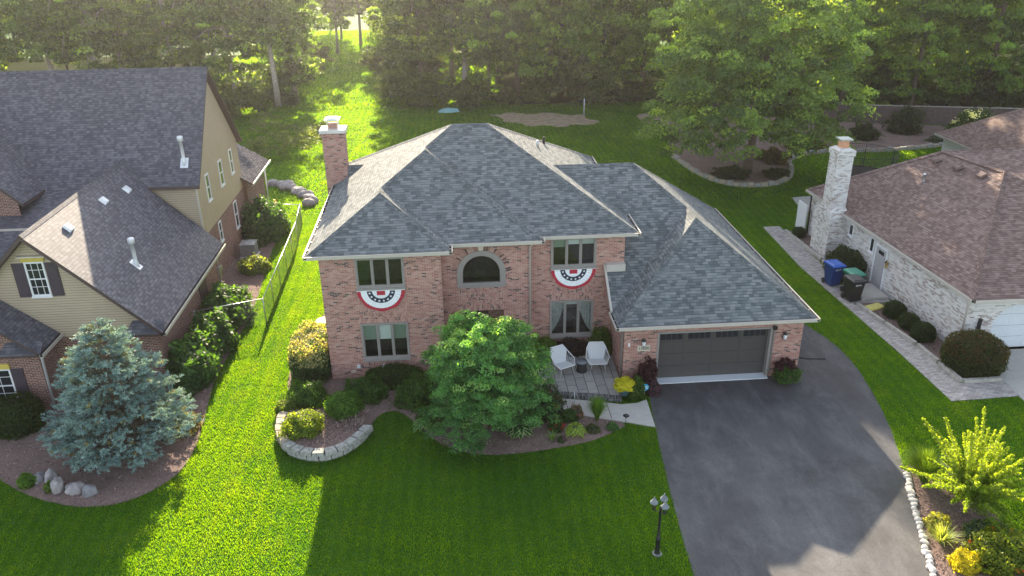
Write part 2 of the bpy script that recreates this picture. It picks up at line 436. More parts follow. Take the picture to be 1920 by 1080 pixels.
# ================================================================ mesh builder
class MB:
    def __init__(s, o=(0, 0, 0), u=(1, 0, 0), n=(0, 1, 0), w=(0, 0, 1)):
        s.v = []; s.f = []; s.m = []; s.sm = []; s.mats = []
        s.set(o, u, n, w)
    def set(s, o=(0, 0, 0), u=(1, 0, 0), n=(0, 1, 0), w=(0, 0, 1)):
        s.o = Vector(o); s.u = Vector(u); s.n = Vector(n); s.w = Vector(w); return s
    def T(s, p):
        return s.o + s.u * p[0] + s.n * p[1] + s.w * p[2]
    def mi(s, mat):
        if mat not in s.mats: s.mats.append(mat)
        return s.mats.index(mat)
    def poly(s, pts, mat, smooth=False):
        b = len(s.v)
        s.v += [s.T(p) for p in pts]
        s.f.append(tuple(range(b, b + len(pts)))); s.m.append(s.mi(mat)); s.sm.append(smooth)
    def mesh(s, vs, fs, mat, smooth=False):
        b = len(s.v)
        s.v += [s.T(p) for p in vs]
        k = s.mi(mat)
        for f in fs:
            s.f.append(tuple(b + i for i in f)); s.m.append(k); s.sm.append(smooth)
    def box(s, a0, a1, b0, b1, c0, c1, mat, taper=0.0):
        t = taper
        vs = [(a0, b0, c0), (a1, b0, c0), (a1, b1, c0), (a0, b1, c0),
              (a0 + t, b0 + t, c1), (a1 - t, b0 + t, c1), (a1 - t, b1 - t, c1), (a0 + t, b1 - t, c1)]
        s.mesh(vs, [(0, 3, 2, 1), (4, 5, 6, 7), (0, 1, 5, 4), (1, 2, 6, 5), (2, 3, 7, 6), (3, 0, 4, 7)], mat)
    def prism(s, pts, z0, z1, mat, top=None):
        n = len(pts)
        s.poly([(p[0], p[1], z1) for p in pts], top or mat)
        for i in range(n):
            a, b = pts[i], pts[(i + 1) % n]
            s.poly([(a[0], a[1], z0), (b[0], b[1], z0), (b[0], b[1], z1), (a[0], a[1], z1)], mat)
    def tube(s, pts, rad, mat, n=8, caps=True):
        """tube through points; rad float or list"""
        P = [Vector(p) for p in pts]
        rr = rad if isinstance(rad, (list, tuple)) else [rad] * len(P)
        vs = []; fs = []
        prev = None
        for i, p in enumerate(P):
            d = (P[min(i + 1, len(P) - 1)] - P[max(i - 1, 0)])
            if d.length < 1e-6: d = Vector((0, 0, 1))
            d.normalize()
            if prev is None:
                a = Vector((0, 0, 1)) if abs(d.z) < 0.9 else Vector((1, 0, 0))
                x = d.cross(a).normalized()
            else:
                x = (prev - d * prev.dot(d)).normalized()
            prev = x
            y = d.cross(x)
            for k in range(n):
                t = 2 * math.pi * k / n
                vs.append(p + (x * math.cos(t) + y * math.sin(t)) * rr[i])
        for i in range(len(P) - 1):
            for k in range(n):
                k2 = (k + 1) % n
                fs.append((i * n + k, i * n + k2, (i + 1) * n + k2, (i + 1) * n + k))
        if caps:
            fs.append(tuple(reversed(range(n)))); fs.append(tuple((len(P) - 1) * n + k for k in range(n)))
        s.mesh(vs, fs, mat, n >= 6)
    def lathe(s, prof, mat, c=(0, 0), n=16, smooth=True):
        vs = []; fs = []
        for r, z in prof:
            for k in range(n):
                t = 2 * math.pi * k / n
                vs.append((c[0] + r * math.cos(t), c[1] + r * math.sin(t), z))
        for i in range(len(prof) - 1):
            for k in range(n):
                k2 = (k + 1) % n
                fs.append((i * n + k, i * n + k2, (i + 1) * n + k2, (i + 1) * n + k))
        fs.append(tuple(reversed(range(n)))); fs.append(tuple((len(prof) - 1) * n + k for k in range(n)))
        s.mesh(vs, fs, mat, smooth)
    def rock(s, c, r, mat, seed=0, sub=2, rough=0.16):
        rg = random.Random(seed)
        ph = [rg.uniform(0, 6.28) for _ in range(6)]
        vs, fs = ICO[sub]
        out = []
        for v in vs:
            k = 1 + rough * (math.sin(v[0] * 3 + ph[0]) + math.sin(v[1] * 3.3 + ph[1]) + math.sin(v[2] * 2.7 + ph[2])) * 0.5 \
                + rough * 0.5 * math.sin(v[0] * 7 + ph[3]) * math.sin(v[1] * 6 + ph[4])
            out.append((c[0] + v[0] * r[0] * k, c[1] + v[1] * r[1] * k, c[2] + v[2] * r[2] * k))
        s.mesh(out, fs, mat, True)
    def build(s, name, parent=None, origin=None):
        me = bpy.data.meshes.new(name)
        if parent is not None: o = Vector(parent['_o'])
        elif origin is not None: o = Vector(origin)
        else: o = Vector((0, 0, 0))
        me.from_pydata([tuple(v - o) for v in s.v], [], s.f)
        for k in s.mats: me.materials.append(MATS[k])
        me.polygons.foreach_set('material_index', s.m)
        me.polygons.foreach_set('use_smooth', s.sm)
        uvl = me.uv_layers.new(name='UVMap')
        uv = np.zeros((len(me.loops), 2), np.float32)
        for p in me.polygons:
            nn = p.normal
            if abs(nn.z) > 0.995: ua, va = Vector((1, 0, 0)), Vector((0, 1, 0))
            else:
                ua = Vector((0, 0, 1)).cross(nn).normalized(); va = nn.cross(ua)
            for li in p.loop_indices:
                q = me.vertices[me.loops[li].vertex_index].co + o
                uv[li] = (q.dot(ua), q.dot(va))
        uvl.data.foreach_set('uv', uv.ravel())
        me.update()
        ob = bpy.data.objects.new(name, me)
        col.objects.link(ob)
        if parent is not None: ob.parent = parent
        else: ob.location = o
        return ob

def ico(sub):
    t = (1 + 5 ** 0.5) / 2
    v = [(-1, t, 0), (1, t, 0), (-1, -t, 0), (1, -t, 0), (0, -1, t), (0, 1, t), (0, -1, -t), (0, 1, -t), (t, 0, -1), (t, 0, 1), (-t, 0, -1), (-t, 0, 1)]
    v = [Vector(x).normalized() for x in v]
    f = [(0, 11, 5), (0, 5, 1), (0, 1, 7), (0, 7, 10), (0, 10, 11), (1, 5, 9), (5, 11, 4), (11, 10, 2), (10, 7, 6), (7, 1, 8),
         (3, 9, 4), (3, 4, 2), (3, 2, 6), (3, 6, 8), (3, 8, 9), (4, 9, 5), (2, 4, 11), (6, 2, 10), (8, 6, 7), (9, 8, 1)]
    for _ in range(sub):
        cache = {}
        def mid(a, b):
            k = (min(a, b), max(a, b))
            if k not in cache:
                v.append(((v[a] + v[b]) / 2).normalized()); cache[k] = len(v) - 1
            return cache[k]
        nf = []
        for a, b, c in f:
            ab, bc, ca = mid(a, b), mid(b, c), mid(c, a)
            nf += [(a, ab, ca), (b, bc, ab), (c, ca, bc), (ab, bc, ca)]
        f = nf
    return [tuple(x) for x in v], f
ICO = {1: ico(1), 2: ico(2), 3: ico(3)}

def tag(o, label=None, cat=None, group=None, kind=None):
    if label: o['label'] = label
    if cat: o['category'] = cat
    if group: o['group'] = group
    if kind: o['kind'] = kind
    return o

def thing(name, label, cat, loc=(0, 0, 0), group=None):
    o = bpy.data.objects.new(name, None)
    o.empty_display_size = 0.3
    col.objects.link(o)
    o.location = loc
    o['_o'] = tuple(loc)
    return tag(o, label, cat, group)

def single(mb, name, label, cat, loc=(0, 0, 0), group=None):
    return tag(mb.build(name, origin=loc), label, cat, group)

def struct(mb, name):
    return tag(mb.build(name), kind='structure')

def copy_tree(o, loc, rz=None, scale=None, label=None, group=None):
    r = o.copy(); col.objects.link(r)
    r.location = loc
    if rz is not None: r.rotation_euler = (0, 0, rz)
    if scale is not None: r.scale = scale if hasattr(scale, '__len__') else (scale,) * 3
    if label: r['label'] = label
    if group: r['group'] = group
    for ch in list(o.children):
        c = ch.copy(); col.objects.link(c); c.parent = r
        for g in list(ch.children):
            d = g.copy(); col.objects.link(d); d.parent = c
    return r

def text_part(txt, size, mat, name, parent, o, u, w, depth=0.004):
    """lettering as thin raised mesh, in the plane spanned by u and w, centred on o"""
    cu = bpy.data.curves.new(name, 'FONT'); cu.body = txt; cu.size = size; cu.align_x = 'CENTER'; cu.align_y = 'CENTER'
    cu.extrude = depth
    ob = bpy.data.objects.new(name, cu); col.objects.link(ob)
    dg = bpy.context.evaluated_depsgraph_get(); dg.update()
    me = bpy.data.meshes.new_from_object(ob.evaluated_get(dg))
    bpy.data.objects.remove(ob); bpy.data.curves.remove(cu)
    me.name = name
    u = Vector(u).normalized(); w = Vector(w).normalized(); n = u.cross(w)
    base = Vector(o) - Vector(parent['_o'])
    for v in me.vertices:
        c = v.co.copy()
        v.co = base + u * c.x + w * c.y + n * c.z
    me.materials.clear(); me.materials.append(MATS[mat])
    r = bpy.data.objects.new(name, me); col.objects.link(r); r.parent = parent
    return r

# ---------------------------------------------------------------- numpy foliage meshes
def quads_obj(name, V, C, mat, parent=None, origin=(0, 0, 0), n=4, extra=None):
    """V (N,n,3) world verts, C (N,3) colours. extra = MB to merge as plain geometry"""
    V = np.asarray(V, np.float32); Nn = len(V)
    o = np.array(parent['_o'] if parent is not None else origin, np.float32)
    me = bpy.data.meshes.new(name)
    me.vertices.add(Nn * n); me.loops.add(Nn * n); me.polygons.add(Nn)
    me.vertices.foreach_set('co', (V - o).ravel())
    me.loops.foreach_set('vertex_index', np.arange(Nn * n, dtype=np.int32))
    me.polygons.foreach_set('loop_start', np.arange(0, Nn * n, n, dtype=np.int32))
    me.polygons.foreach_set('loop_total', np.full(Nn, n, np.int32))
    me.update(calc_edges=False)
    a = me.attributes.new('col', 'FLOAT_COLOR', 'FACE')
    cc = np.ones((Nn, 4), np.float32); cc[:, :3] = C
    a.data.foreach_set('color', cc.ravel())
    me.materials.append(MATS[mat])
    ob = bpy.data.objects.new(name, me); col.objects.link(ob)
    if parent is not None: ob.parent = parent
    else: ob.location = origin
    return ob

def unit(a):
    return a / np.maximum(np.linalg.norm(a, axis=1, keepdims=True), 1e-6)

def leaves(P, D, size, asp=0.55, fold=0.0, rg=rng):
    """diamond leaves at P with normal D"""
    n = len(P)
    D = unit(D)
    a = unit(np.cross(D, rg.normal(size=(n, 3))))
    b = np.cross(D, a)
    s = np.asarray(size).reshape(-1, 1) * np.ones((n, 1))
    V = np.stack([P - a * s, P + b * s * asp - D * s * fold, P + a * s, P - b * s * asp - D * s * fold], 1)
    return V

def blob_dirs(n, rg=rng):
    return unit(rg.normal(size=(n, 3)))

def clump_crown(c, rad, ncl, rcl, per, size, col0, col1, rg, low=-0.55, shell=0.5, tip_lit_col=None, tipfrac=0, upb=0.45, lobes=0.22, sat=0.25, flat=0.62):
    """leaf clumps through a lobed crown volume. returns V, C, clump centres"""
    c = np.array(c, float); rad = np.array(rad, float)
    d = blob_dirs(ncl * 3, rg); d = d[d[:, 2] > low][:ncl]
    ph = rg.uniform(0, 6.28, 6)
    lob = 1 + lobes * (np.sin(3 * np.arctan2(d[:, 1], d[:, 0]) + ph[0]) * 0.6 + np.sin(5 * d[:, 2] + ph[1]) * 0.5 + 0.6 * np.sin(4 * d[:, 0] + 3 * d[:, 1] + ph[2]))
    r = (shell + (1 - shell) * rg.random(len(d)) ** 0.6) * lob
    cc = c + d * rad * r[:, None]
    k = len(cc)
    rr = rcl * rg.uniform(0.6, 1.35, k)
    idx = np.repeat(np.arange(k), per)
    dd = blob_dirs(len(idx), rg)
    dd[:, 2] = np.abs(dd[:, 2]) * 0.9 - 0.25
    rad2 = rr[idx] * rg.uniform(0.35, 1.0, len(idx)) ** 0.7
    P = cc[idx] + dd * np.stack([rad2, rad2, rad2 * flat], 1)
    outw = unit((cc[idx] - c) / rad)
    D = dd * 0.7 + outw * 0.35 + np.array([0, 0, upb]) + rg.normal(size=P.shape) * 0.55
    s = size * rg.uniform(0.65, 1.3, len(P))
    V = leaves(P, D, s, 0.55, 0.15, rg)
    t = np.clip(rg.normal(0.5, 0.38, k), 0, 1)[idx] * 0.72 + rg.random(len(P)) * 0.28
    col0 = np.array(col0); col1 = np.array(col1)
    C = col0 + (col1 - col0) * t[:, None]
    C *= rg.uniform(1 - sat, 1 + sat, (len(P), 1))
    if tip_lit_col is not None:
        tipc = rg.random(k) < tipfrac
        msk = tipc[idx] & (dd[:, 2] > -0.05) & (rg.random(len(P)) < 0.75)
        C[msk] = np.array(tip_lit_col) * rg.uniform(0.7, 1.2, (msk.sum(), 1))
    return V, C, cc

def limb_mesh(mb, base, top, r0, cc, nl, rg, mat, lean=0.3, rtop=0.3):
    """tapered trunk with limbs reaching to some clump centres"""
    base = np.array(base, float); top = np.array(top, float)
    k = 6
    pts = []
    off = rg.normal(size=(k + 1, 3)) * lean * 0.3; off[0] = 0; off[:, 2] = 0
    for i in range(k + 1):
        t = i / k
        pts.append(tuple(base + (top - base) * t + off[i] * t))
    rads = [r0 * (1.25 if i == 0 else 1) * (1 - (1 - rtop) * i / k) for i in range(k + 1)]
    mb.tube(pts, rads, mat, 8)
    if len(cc):
        sel = rg.choice(len(cc), min(nl, len(cc)), replace=False)
        for j in sel:
            t = rg.uniform(0.35, 1.0)
            i = t * k; i0 = min(int(i), k - 1)
            s = np.array(pts[i0]) * (1 - (i - i0)) + np.array(pts[i0 + 1]) * (i - i0)
            e = cc[j]
            m = (s + e) / 2 + np.array([0, 0, 0.12 * np.linalg.norm(e - s)]) + rg.normal(size=3) * 0.12
            rr = r0 * (1 - (1 - rtop) * t) * rg.uniform(0.35, 0.6)
            mb.tube([tuple(s), tuple(m), tuple(e)], [rr, rr * 0.6, rr * 0.22], mat, 5)

# ================================================================ SETTING: ground, paving
def in_poly(x, y, poly):
    x = np.asarray(x); y = np.asarray(y)
    c = np.zeros(x.shape, bool); n = len(poly)
    j = n - 1
    for i in range(n):
        xi, yi = poly[i]; xj, yj = poly[j]
        if yi != yj:
            cond = ((yi > y) != (yj > y)) & (x < (xj - xi) * (y - yi) / (yj - yi) + xi)
            c ^= cond
        j = i
    return c

def smooth_poly(pts, it=2, closed=True):
    for _ in range(it):
        out = []
        n = len(pts)
        rngi = range(n) if closed else range(n - 1)
        if not closed: out.append(pts[0])
        for i in rngi:
            a, b = pts[i], pts[(i + 1) % n]
            out.append((a[0] * .75 + b[0] * .25, a[1] * .75 + b[1] * .25))
            out.append((a[0] * .25 + b[0] * .75, a[1] * .25 + b[1] * .75))
        if not closed: out.append(pts[-1])
        pts = out
    return pts

g = MB(); g.poly([(-400, -300, 0), (400, -300, 0), (400, 700, 0), (-400, 700, 0)], 'lawn')
struct(g, 'lawn')

edge_r = smooth_poly([(21.0, 11.0), (21.9, 6.5), (22.3, 3.8), (22.6, 2.7), (23.08, 1.16), (23.15, -0.85), (22.97, -2.4), (22.38, -5.42), (21.65, -7.77), (20.68, -10.62), (19.54, -13.41), (17.8, -18.5), (16.5, -23)], 1, False)
edge_l = smooth_poly([(12.2, -23), (12.3, -16), (12.41, -12.76), (12.66, -9.33), (12.95, -6.6), (13.15, -4.97), (13.3, -3.5), (13.48, -2.58), (13.6, -1.9), (13.7, -1.6)], 1, False)
drive_poly = edge_r + edge_l + [(20.2, -1.6), (20.2, 11.0)]
g = MB(); g.poly([(x, y, 0.012) for x, y in drive_poly], 'asphalt'); struct(g, 'driveway')
bedA = smooth_poly([(-0.05, 9.3), (-0.75, 9.2), (-1.3, 6.5), (-1.45, 4.0), (-2.0, 2.8), (-2.0, 0.2), (-1.7, -1.2), (-1.54, -2.26), (-1.82, -3.08), (-1.72, -4.2), (-1.25, -5.1), (-0.62, -5.65), (0.1, -5.85), (0.95, -5.65), (1.6, -4.9), (1.89, -3.9), (2.24, -3.0),
        (2.75, -2.75), (3.15, -2.95), (3.7, -3.7), (4.5, -5.07), (5.61, -5.95), (6.8, -6.2), (8.21, -6.1), (9.45, -5.89), (10.51, -5.64), (11.43, -5.17), (12.2, -4.58), (10.99, -4.13), (9.77, -3.63), (8.6, -3.2), (8.3, -2.3), (8.6, 1.4), (5, 1.2), (4.6, 0.1), (0, 0.1)], 1)
walk_poly = [(5.2, 0.9), (7.8, 0.9), (7.9, -1.0), (8.6, -2.3), (10.77, -2.83), (12.14, -3.25), (12.81, -3.22), (13.25, -3.0), (13.2, -3.9), (13.14, -4.97), (12.3, -4.62), (10.99, -4.13), (9.77, -3.63), (8.2, -3.2), (6.6, -2.2), (5.4, -0.8)]
patio_poly = [(7.6, -2.0), (9.3, -2.35), (12.18, -3.0), (12.42, -1.4), (12.5, 1.35), (7.9, 1.35)]
bedB = smooth_poly([(-16, -3.5), (-13.2, -4.6), (-11.17, -5.93), (-10.03, -6.78), (-8.64, -7.48), (-7.35, -7.82), (-6.23, -7.71), (-5.21, -6.94), (-4.67, -5.92), (-4.6, -4.27), (-4.83, -2.41), (-5.2, 0.56), (-5.05, 3.46),
        (-4.99, 6.86), (-5.1, 10.13), (-5.6, 14.83), (-5.6, 19.0), (-6.6, 23.0), (-7.5, 24.5), (-8.2, 24), (-7.5, 8), (-7.0, -0.2), (-12, -0.2), (-16, 0.5)], 1)
bedC = smooth_poly([(21.5, -8.2), (21.1, -9.4), (20.6, -10.6), (20.18, -11.9), (19.75, -13.0), (19.2, -14.6), (18.8, -16.5), (23.0, -16.5), (22.9, -13.6), (22.9, -12.3), (23.2, -10.85), (23.5, -9.5), (23.3, -8.6), (22.4, -8.0)], 1)
bedD = [(26.7, 15.5), (27.9, 15.5), (28.1, 7.2), (27.05, 7.3), (26.95, 4.9), (27.6, 4.8), (28.45, -0.4), (29.2, -0.4), (28.69, -2.8), (26.9, -2.9), (26.9, 0), (26.0, 4.9), (26.5, 7.2), (26.7, 10.5)]
bedR = smooth_poly([(24.6, 37.5), (24.3, 32.5), (24.6, 28.2), (25.59, 25.75), (27.24, 24.63), (29.4, 24.8), (31.2, 26.2), (32.3, 28.5), (32.9, 31.0), (34.6, 32.6), (37.75, 33.4), (41.12, 32.9), (45.24, 33.4), (49.5, 34.5), (54, 37), (57, 40.0), (46, 42.6), (31, 50), (27.6, 49)], 1)
paver_poly = [(25.4, 16.4), (26.5, 16.4), (26.55, 10.5), (26.3, 7.2), (27.9, 7.2), (27.95, 4.9), (25.95, 4.9), (26.75, 0.0), (26.8, -3.0), (28.75, -3.0), (28.68, -4.2), (25.66, -4.3), (25.6, 0), (25.4, 4.3), (25.15, 9.9)]
ndrive = [(29.2, -0.4), (28.7, -3.0), (28.6, -4.5), (29.5, -8.5), (29.8, -14), (45, -14), (45, -0.4)]
soilp = smooth_poly([(9.23, 52.4), (14.1, 51.8), (19.5, 50), (20.3, 46.6), (16.62, 44.9), (12.59, 46.0), (10.14, 48.6)], 2)
soilp = smooth_poly([(9.0, 52.0), (10.6, 51.2), (11.5, 52.6), (14.1, 51.0), (15.5, 52.2), (17.6, 50.2), (19.5, 50.6), (19.0, 48.6), (20.6, 47.2), (19.2, 45.6), (17.4, 46.2), (16.4, 44.9), (14.6, 46.3), (13.0, 45.6), (12.4, 47.6), (10.6, 47.9), (11.0, 49.6)], 1)
soilp2 = smooth_poly([(24.6, 50.5), (24.2, 47), (25.2, 44), (28.5, 43), (29, 49)], 2)
padp = [(29.6, 22), (29.2, 19.6), (31.0, 15.2), (33.8, 15.2), (31.8, 22.2)]
def sheet(poly, z, mat, name):
    g = MB(); g.poly([(x, y, z) for x, y in poly], mat); return struct(g, name)
def chips(poly, z, n, obname, size=0.035, rg=rng, parent=None):
    P = np.array(poly); lo, hi = P.min(0), P.max(0)
    X = rg.uniform(lo[0], hi[0], n); Y = rg.uniform(lo[1], hi[1], n)
    k = in_poly(X, Y, poly); X, Y = X[k], Y[k]
    Z = z + rg.uniform(0.0, 0.03, len(X))
    Pp = np.stack([X, Y, Z], 1)
    D = rg.normal(size=Pp.shape) * 0.6 + np.array([0, 0, 1])
    V = leaves(Pp, D, size * rg.uniform(0.5, 1.6, len(X)), 0.4, 0, rg)
    t = rg.random((len(X), 1))
    C = np.array([0.10, 0.065, 0.06]) * (1 - t) + np.array([0.44, 0.33, 0.29]) * t ** 1.4
    o = quads_obj(obname, V, C, 'chip_mat')
    return tag(o, kind='structure')
m_, nt_, b_ = newmat('chip_mat')
a_ = N(nt_, "ShaderNodeAttribute"); a_.attribute_name = 'col'
nt_.links.new(a_.outputs['Color'], b_.inputs['Base Color']); b_.inputs['Roughness'].default_value = 0.95
b_.inputs['Specular IOR Level'].default_value = 0.1
MATS['chip_mat'] = m_
sheet(bedA, 0.02, 'mulch', 'mulch_bed'); chips(bedA, 0.02, 26000, 'mulch_chips')
sheet(bedB, 0.02, 'mulch', 'mulch_bed'); chips(bedB, 0.02, 34000, 'mulch_chips')
sheet(bedC, 0.02, 'mulch', 'mulch_bed'); chips(bedC, 0.02, 8000, 'mulch_chips')
sheet(bedD, 0.02, 'mulch', 'mulch_bed'); chips(bedD, 0.02, 9000, 'mulch_chips')
sheet(bedR, 0.02, 'mulch', 'mulch_bed')
sheet(soilp, 0.012, 'soil', 'bare_soil'); sheet(soilp2, 0.012, 'soil', 'bare_soil')
sheet(ndrive, 0.012, 'concrete', 'neighbour_driveway')
sheet(padp, 0.03, 'concrete', 'concrete_pad')
g = MB(); g.prism(paver_poly, 0, 0.035, 'paver'); struct(g, 'paver_walk')
g = MB(); g.prism(walk_poly, 0, 0.05, 'concrete')
for a, b in (((9.9, -2.6), (9.9, -3.66)), ((11.55, -3.1), (11.35, -4.28))):
    g.box(a[0] - 0.01, a[0] + 0.012, b[1], a[1], 0.05, 0.054, 'gutter_dark')
struct(g, 'front_walk')
g = MB(); g.prism(patio_poly, 0, 0.16, 'patio_slab')
# dark soldier band along the patio front
for a, b in zip([(7.7, -2.05), (9.3, -2.38)], [(9.3, -2.38), (12.2, -3.03)]):
    a = Vector((a[0], a[1], 0)); b = Vector((b[0], b[1], 0)); d = (b - a).normalized(); n = Vector((-d.y, d.x, 0)); L = (b - a).length
    k = int(L / 0.25)
    for i in range(k):
        g.set(a + d * (L * i / k), d, n)
        g.box(0.012, L / k - 0.012, -0.04, 0.24, 0.0, 0.175 + 0.004 * (i % 3), 'edge_band')
g.set(); struct(g, 'patio')

# ================================================================ windows etc.
def win_frame(mb, a0, a1, c0, c1, nl, fr='trim_taupe', fw=0.075, prj=0.05, sash=0.035, recess=0.06, sill=True):
    """frame in local coords: a along wall, b into wall (+), c up. outside is -b"""
    mb.box(a0, a0 + fw, -prj, recess + 0.04, c0, c1, fr); mb.box(a1 - fw, a1, -prj, recess + 0.04, c0, c1, fr)
    mb.box(a0 + fw, a1 - fw, -prj, recess + 0.04, c1 - fw, c1, fr); mb.box(a0 + fw, a1 - fw, -prj, recess + 0.04, c0, c0 + fw, fr)
    ia0, ia1 = a0 + fw, a1 - fw
    w = (ia1 - ia0) / nl
    for i in range(nl):
        x0, x1 = ia0 + i * w, ia0 + (i + 1) * w
        if i: mb.box(x0 - 0.025, x0 + 0.025, -prj + 0.012, recess + 0.04, c0 + fw, c1 - fw, fr)
        e = 0.03
        z0, z1 = c0 + fw, c1 - fw
        s0 = x0 + (0.026 if i else 0.002); s1 = x1 - (0.026 if i < nl - 1 else 0.002)
        b0, b1 = -prj + 0.03, recess
        mb.box(s0, s0 + sash, b0, b1, z0, z1, fr); mb.box(s1 - sash, s1, b0, b1, z0, z1, fr)
        mb.box(s0 + sash, s1 - sash, b0, b1, z0, z0 + sash, fr); mb.box(s0 + sash, s1 - sash, b0, b1, z1 - sash, z1, fr)
    if sill: mb.box(a0 - 0.02, a1 + 0.02, -prj - 0.05, 0.0, c0 - 0.09, c0 - 0.002, fr)

def casement(parent, o, u, n, w, h, shades, sill=True):
    """three-light casement: parts window > frame? (frame is the window itself), glass, shades"""
    mb = MB(o, u, n); win_frame(mb, 0, w, 0, h, 3, sill=sill)
    wd = mb.build('window', parent); wd['_o'] = parent['_o']
    mb = MB(o, u, n); mb.poly([(0.07, 0.03, 0.07), (w - 0.07, 0.03, 0.07), (w - 0.07, 0.03, h - 0.07), (0.07, 0.03, h - 0.07)], 'glass')
    mb.build('glass', wd)
    mb = MB(o, u, n)
    mb.box(0.02, w - 0.02, 0.75, 0.8, 0.02, h - 0.02, 'interior')
    for x0, x1 in ((0.0, 0.02), (w - 0.02, w)): mb.box(x0, x1, 0.16, 0.8, 0.02, h - 0.02, 'interior')
    mb.box(0, w, 0.16, 0.8, 0, 0.02, 'interior'); mb.box(0, w, 0.16, 0.8, h - 0.02, h, 'interior')
    mb.build('room_interior', wd)
    for (f0, f1, z0, z1, mat) in shades:
        mb = MB(o, u, n)
        if mat == 'curtain':
            k = 10; x0 = f0 * w; x1 = f1 * w
            side = 1 if f0 < 0.5 else -1
            pts = []
            for i in range(k):
                xa = x0 + (x1 - x0) * i / k; xb = x0 + (x1 - x0) * (i + 1) / k
                ya = 0.12 + 0.03 * (i % 2); yb = 0.12 + 0.03 * ((i + 1) % 2)
                def bot(x):
                    t = (x - x0) / (x1 - x0); t = t if side > 0 else 1 - t
                    return h * (0.06 + 0.75 * t ** 1.6)
                mb.poly([(xa, ya, bot(xa)), (xb, yb, bot(xb)), (xb, yb, h * z1), (xa, ya, h * z1)], mat)
            mb.build('curtain', wd)
        else:
            mb.box(f0 * w + 0.03, f1 * w - 0.03, 0.09, 0.105, z0 * h, z1 * h - 0.03, mat)
            mb.build('blind', wd)
    return wd

def wall_holes(mb, W, z0, z1, holes, mat, rev=0.16, revmat=None):
    """local wall in a/c plane at b=0 with rectangular holes and reveals"""
    xs = sorted({0, W, *[h[0] for h in holes], *[h[1] for h in holes]})
    zs = sorted({z0, z1, *[h[2] for h in holes], *[h[3] for h in holes]})
    for i in range(len(xs) - 1):
        for j in range(len(zs) - 1):
            cx, cz = (xs[i] + xs[i + 1]) / 2, (zs[j] + zs[j + 1]) / 2
            if any(h[0] < cx < h[1] and h[2] < cz < h[3] for h in holes): continue
            mb.poly([(xs[i], 0, zs[j]), (xs[i + 1], 0, zs[j]), (xs[i + 1], 0, zs[j + 1]), (xs[i], 0, zs[j + 1])], mat)
    rm = revmat or mat
    for a0, a1, c0, c1 in holes:
        mb.poly([(a0, 0, c0), (a0, rev, c0), (a0, rev, c1), (a0, 0, c1)], rm)
        mb.poly([(a1, 0, c0), (a1, 0, c1), (a1, rev, c1), (a1, rev, c0)], rm)
        mb.poly([(a0, 0, c0), (a1, 0, c0), (a1, rev, c0), (a0, rev, c0)], rm)
        mb.poly([(a0, 0, c1), (a0, rev, c1), (a1, rev, c1), (a1, 0, c1)], rm)

def gutter_run(mb, p0, p1, out, mat='gutter', size=0.13, brackets=True, z=None, drop=0.16):
    """open gutter along an eave from p0 to p1, 'out' = outward unit vector; top at z of p0"""
    a = Vector(p0); b = Vector(p1); d = (b - a); L = d.length; d.normalize(); o = Vector(out)
    mb.set(a, d, o)
    mb.box(0, L, -0.02, 0.0, -drop, -0.02, mat)            # fascia
    mb.box(0, L, 0.002, size - 0.02, -0.125, -0.105, mat)  # floor
    mb.box(0, L, size - 0.02, size, -0.125, 0.0, mat)      # front lip
    mb.box(0, L, 0.004, size - 0.022, -0.104, -0.055, 'gutter_dark')
    mb.box(0, L, size - 0.032, size + 0.012, 0.001, 0.02, mat)
    if brackets:
        n = max(2, int(L / 0.9))
        for i in range(n + 1):
            x = min(max(L * i / n, 0.02), L - 0.05)
            mb.box(x, x + 0.03, -0.03, size - 0.03, -0.03, -0.012, mat)
    mb.set()

def cap_strip(mb, a, b, nrm_l, nrm_r, mat, w=0.15, lift=0.035):
    """ridge/hip cap: two narrow strips folded over the edge a-b, following the two slope normals"""
    a = Vector(a); b = Vector(b); d = (b - a).normalized()
    L = (b - a).length
    n = max(1, int(L / 0.16))
    upv = (Vector(nrm_l) + Vector(nrm_r)).normalized()
    for i in range(n):
        p = a + d * (L * i / n); q = a + d * (L * (i + 1) / n)
        l0 = lift + 0.010; l1 = lift - 0.004
        for nn in (nrm_l, nrm_r):
            nn = Vector(nn)
            s = d.cross(nn); s.normalize()
            # choose the side that runs down the slope
            if s.z > 0: s = -s
            if abs(s.z) < 1e-4 and s.dot(nn - Vector((0, 0, nn.z))) < 0: s = -s
            mb.poly([p + upv * l0, q + upv * l1, q + s * w + nn * 0.016, p + s * w + nn * 0.022], mat)

def pnorm(pts):
    a, b, c = Vector(pts[0]), Vector(pts[1]), Vector(pts[2])
    n = (b - a).cross(c - a).normalized()
    return -n if n.z < 0 else n

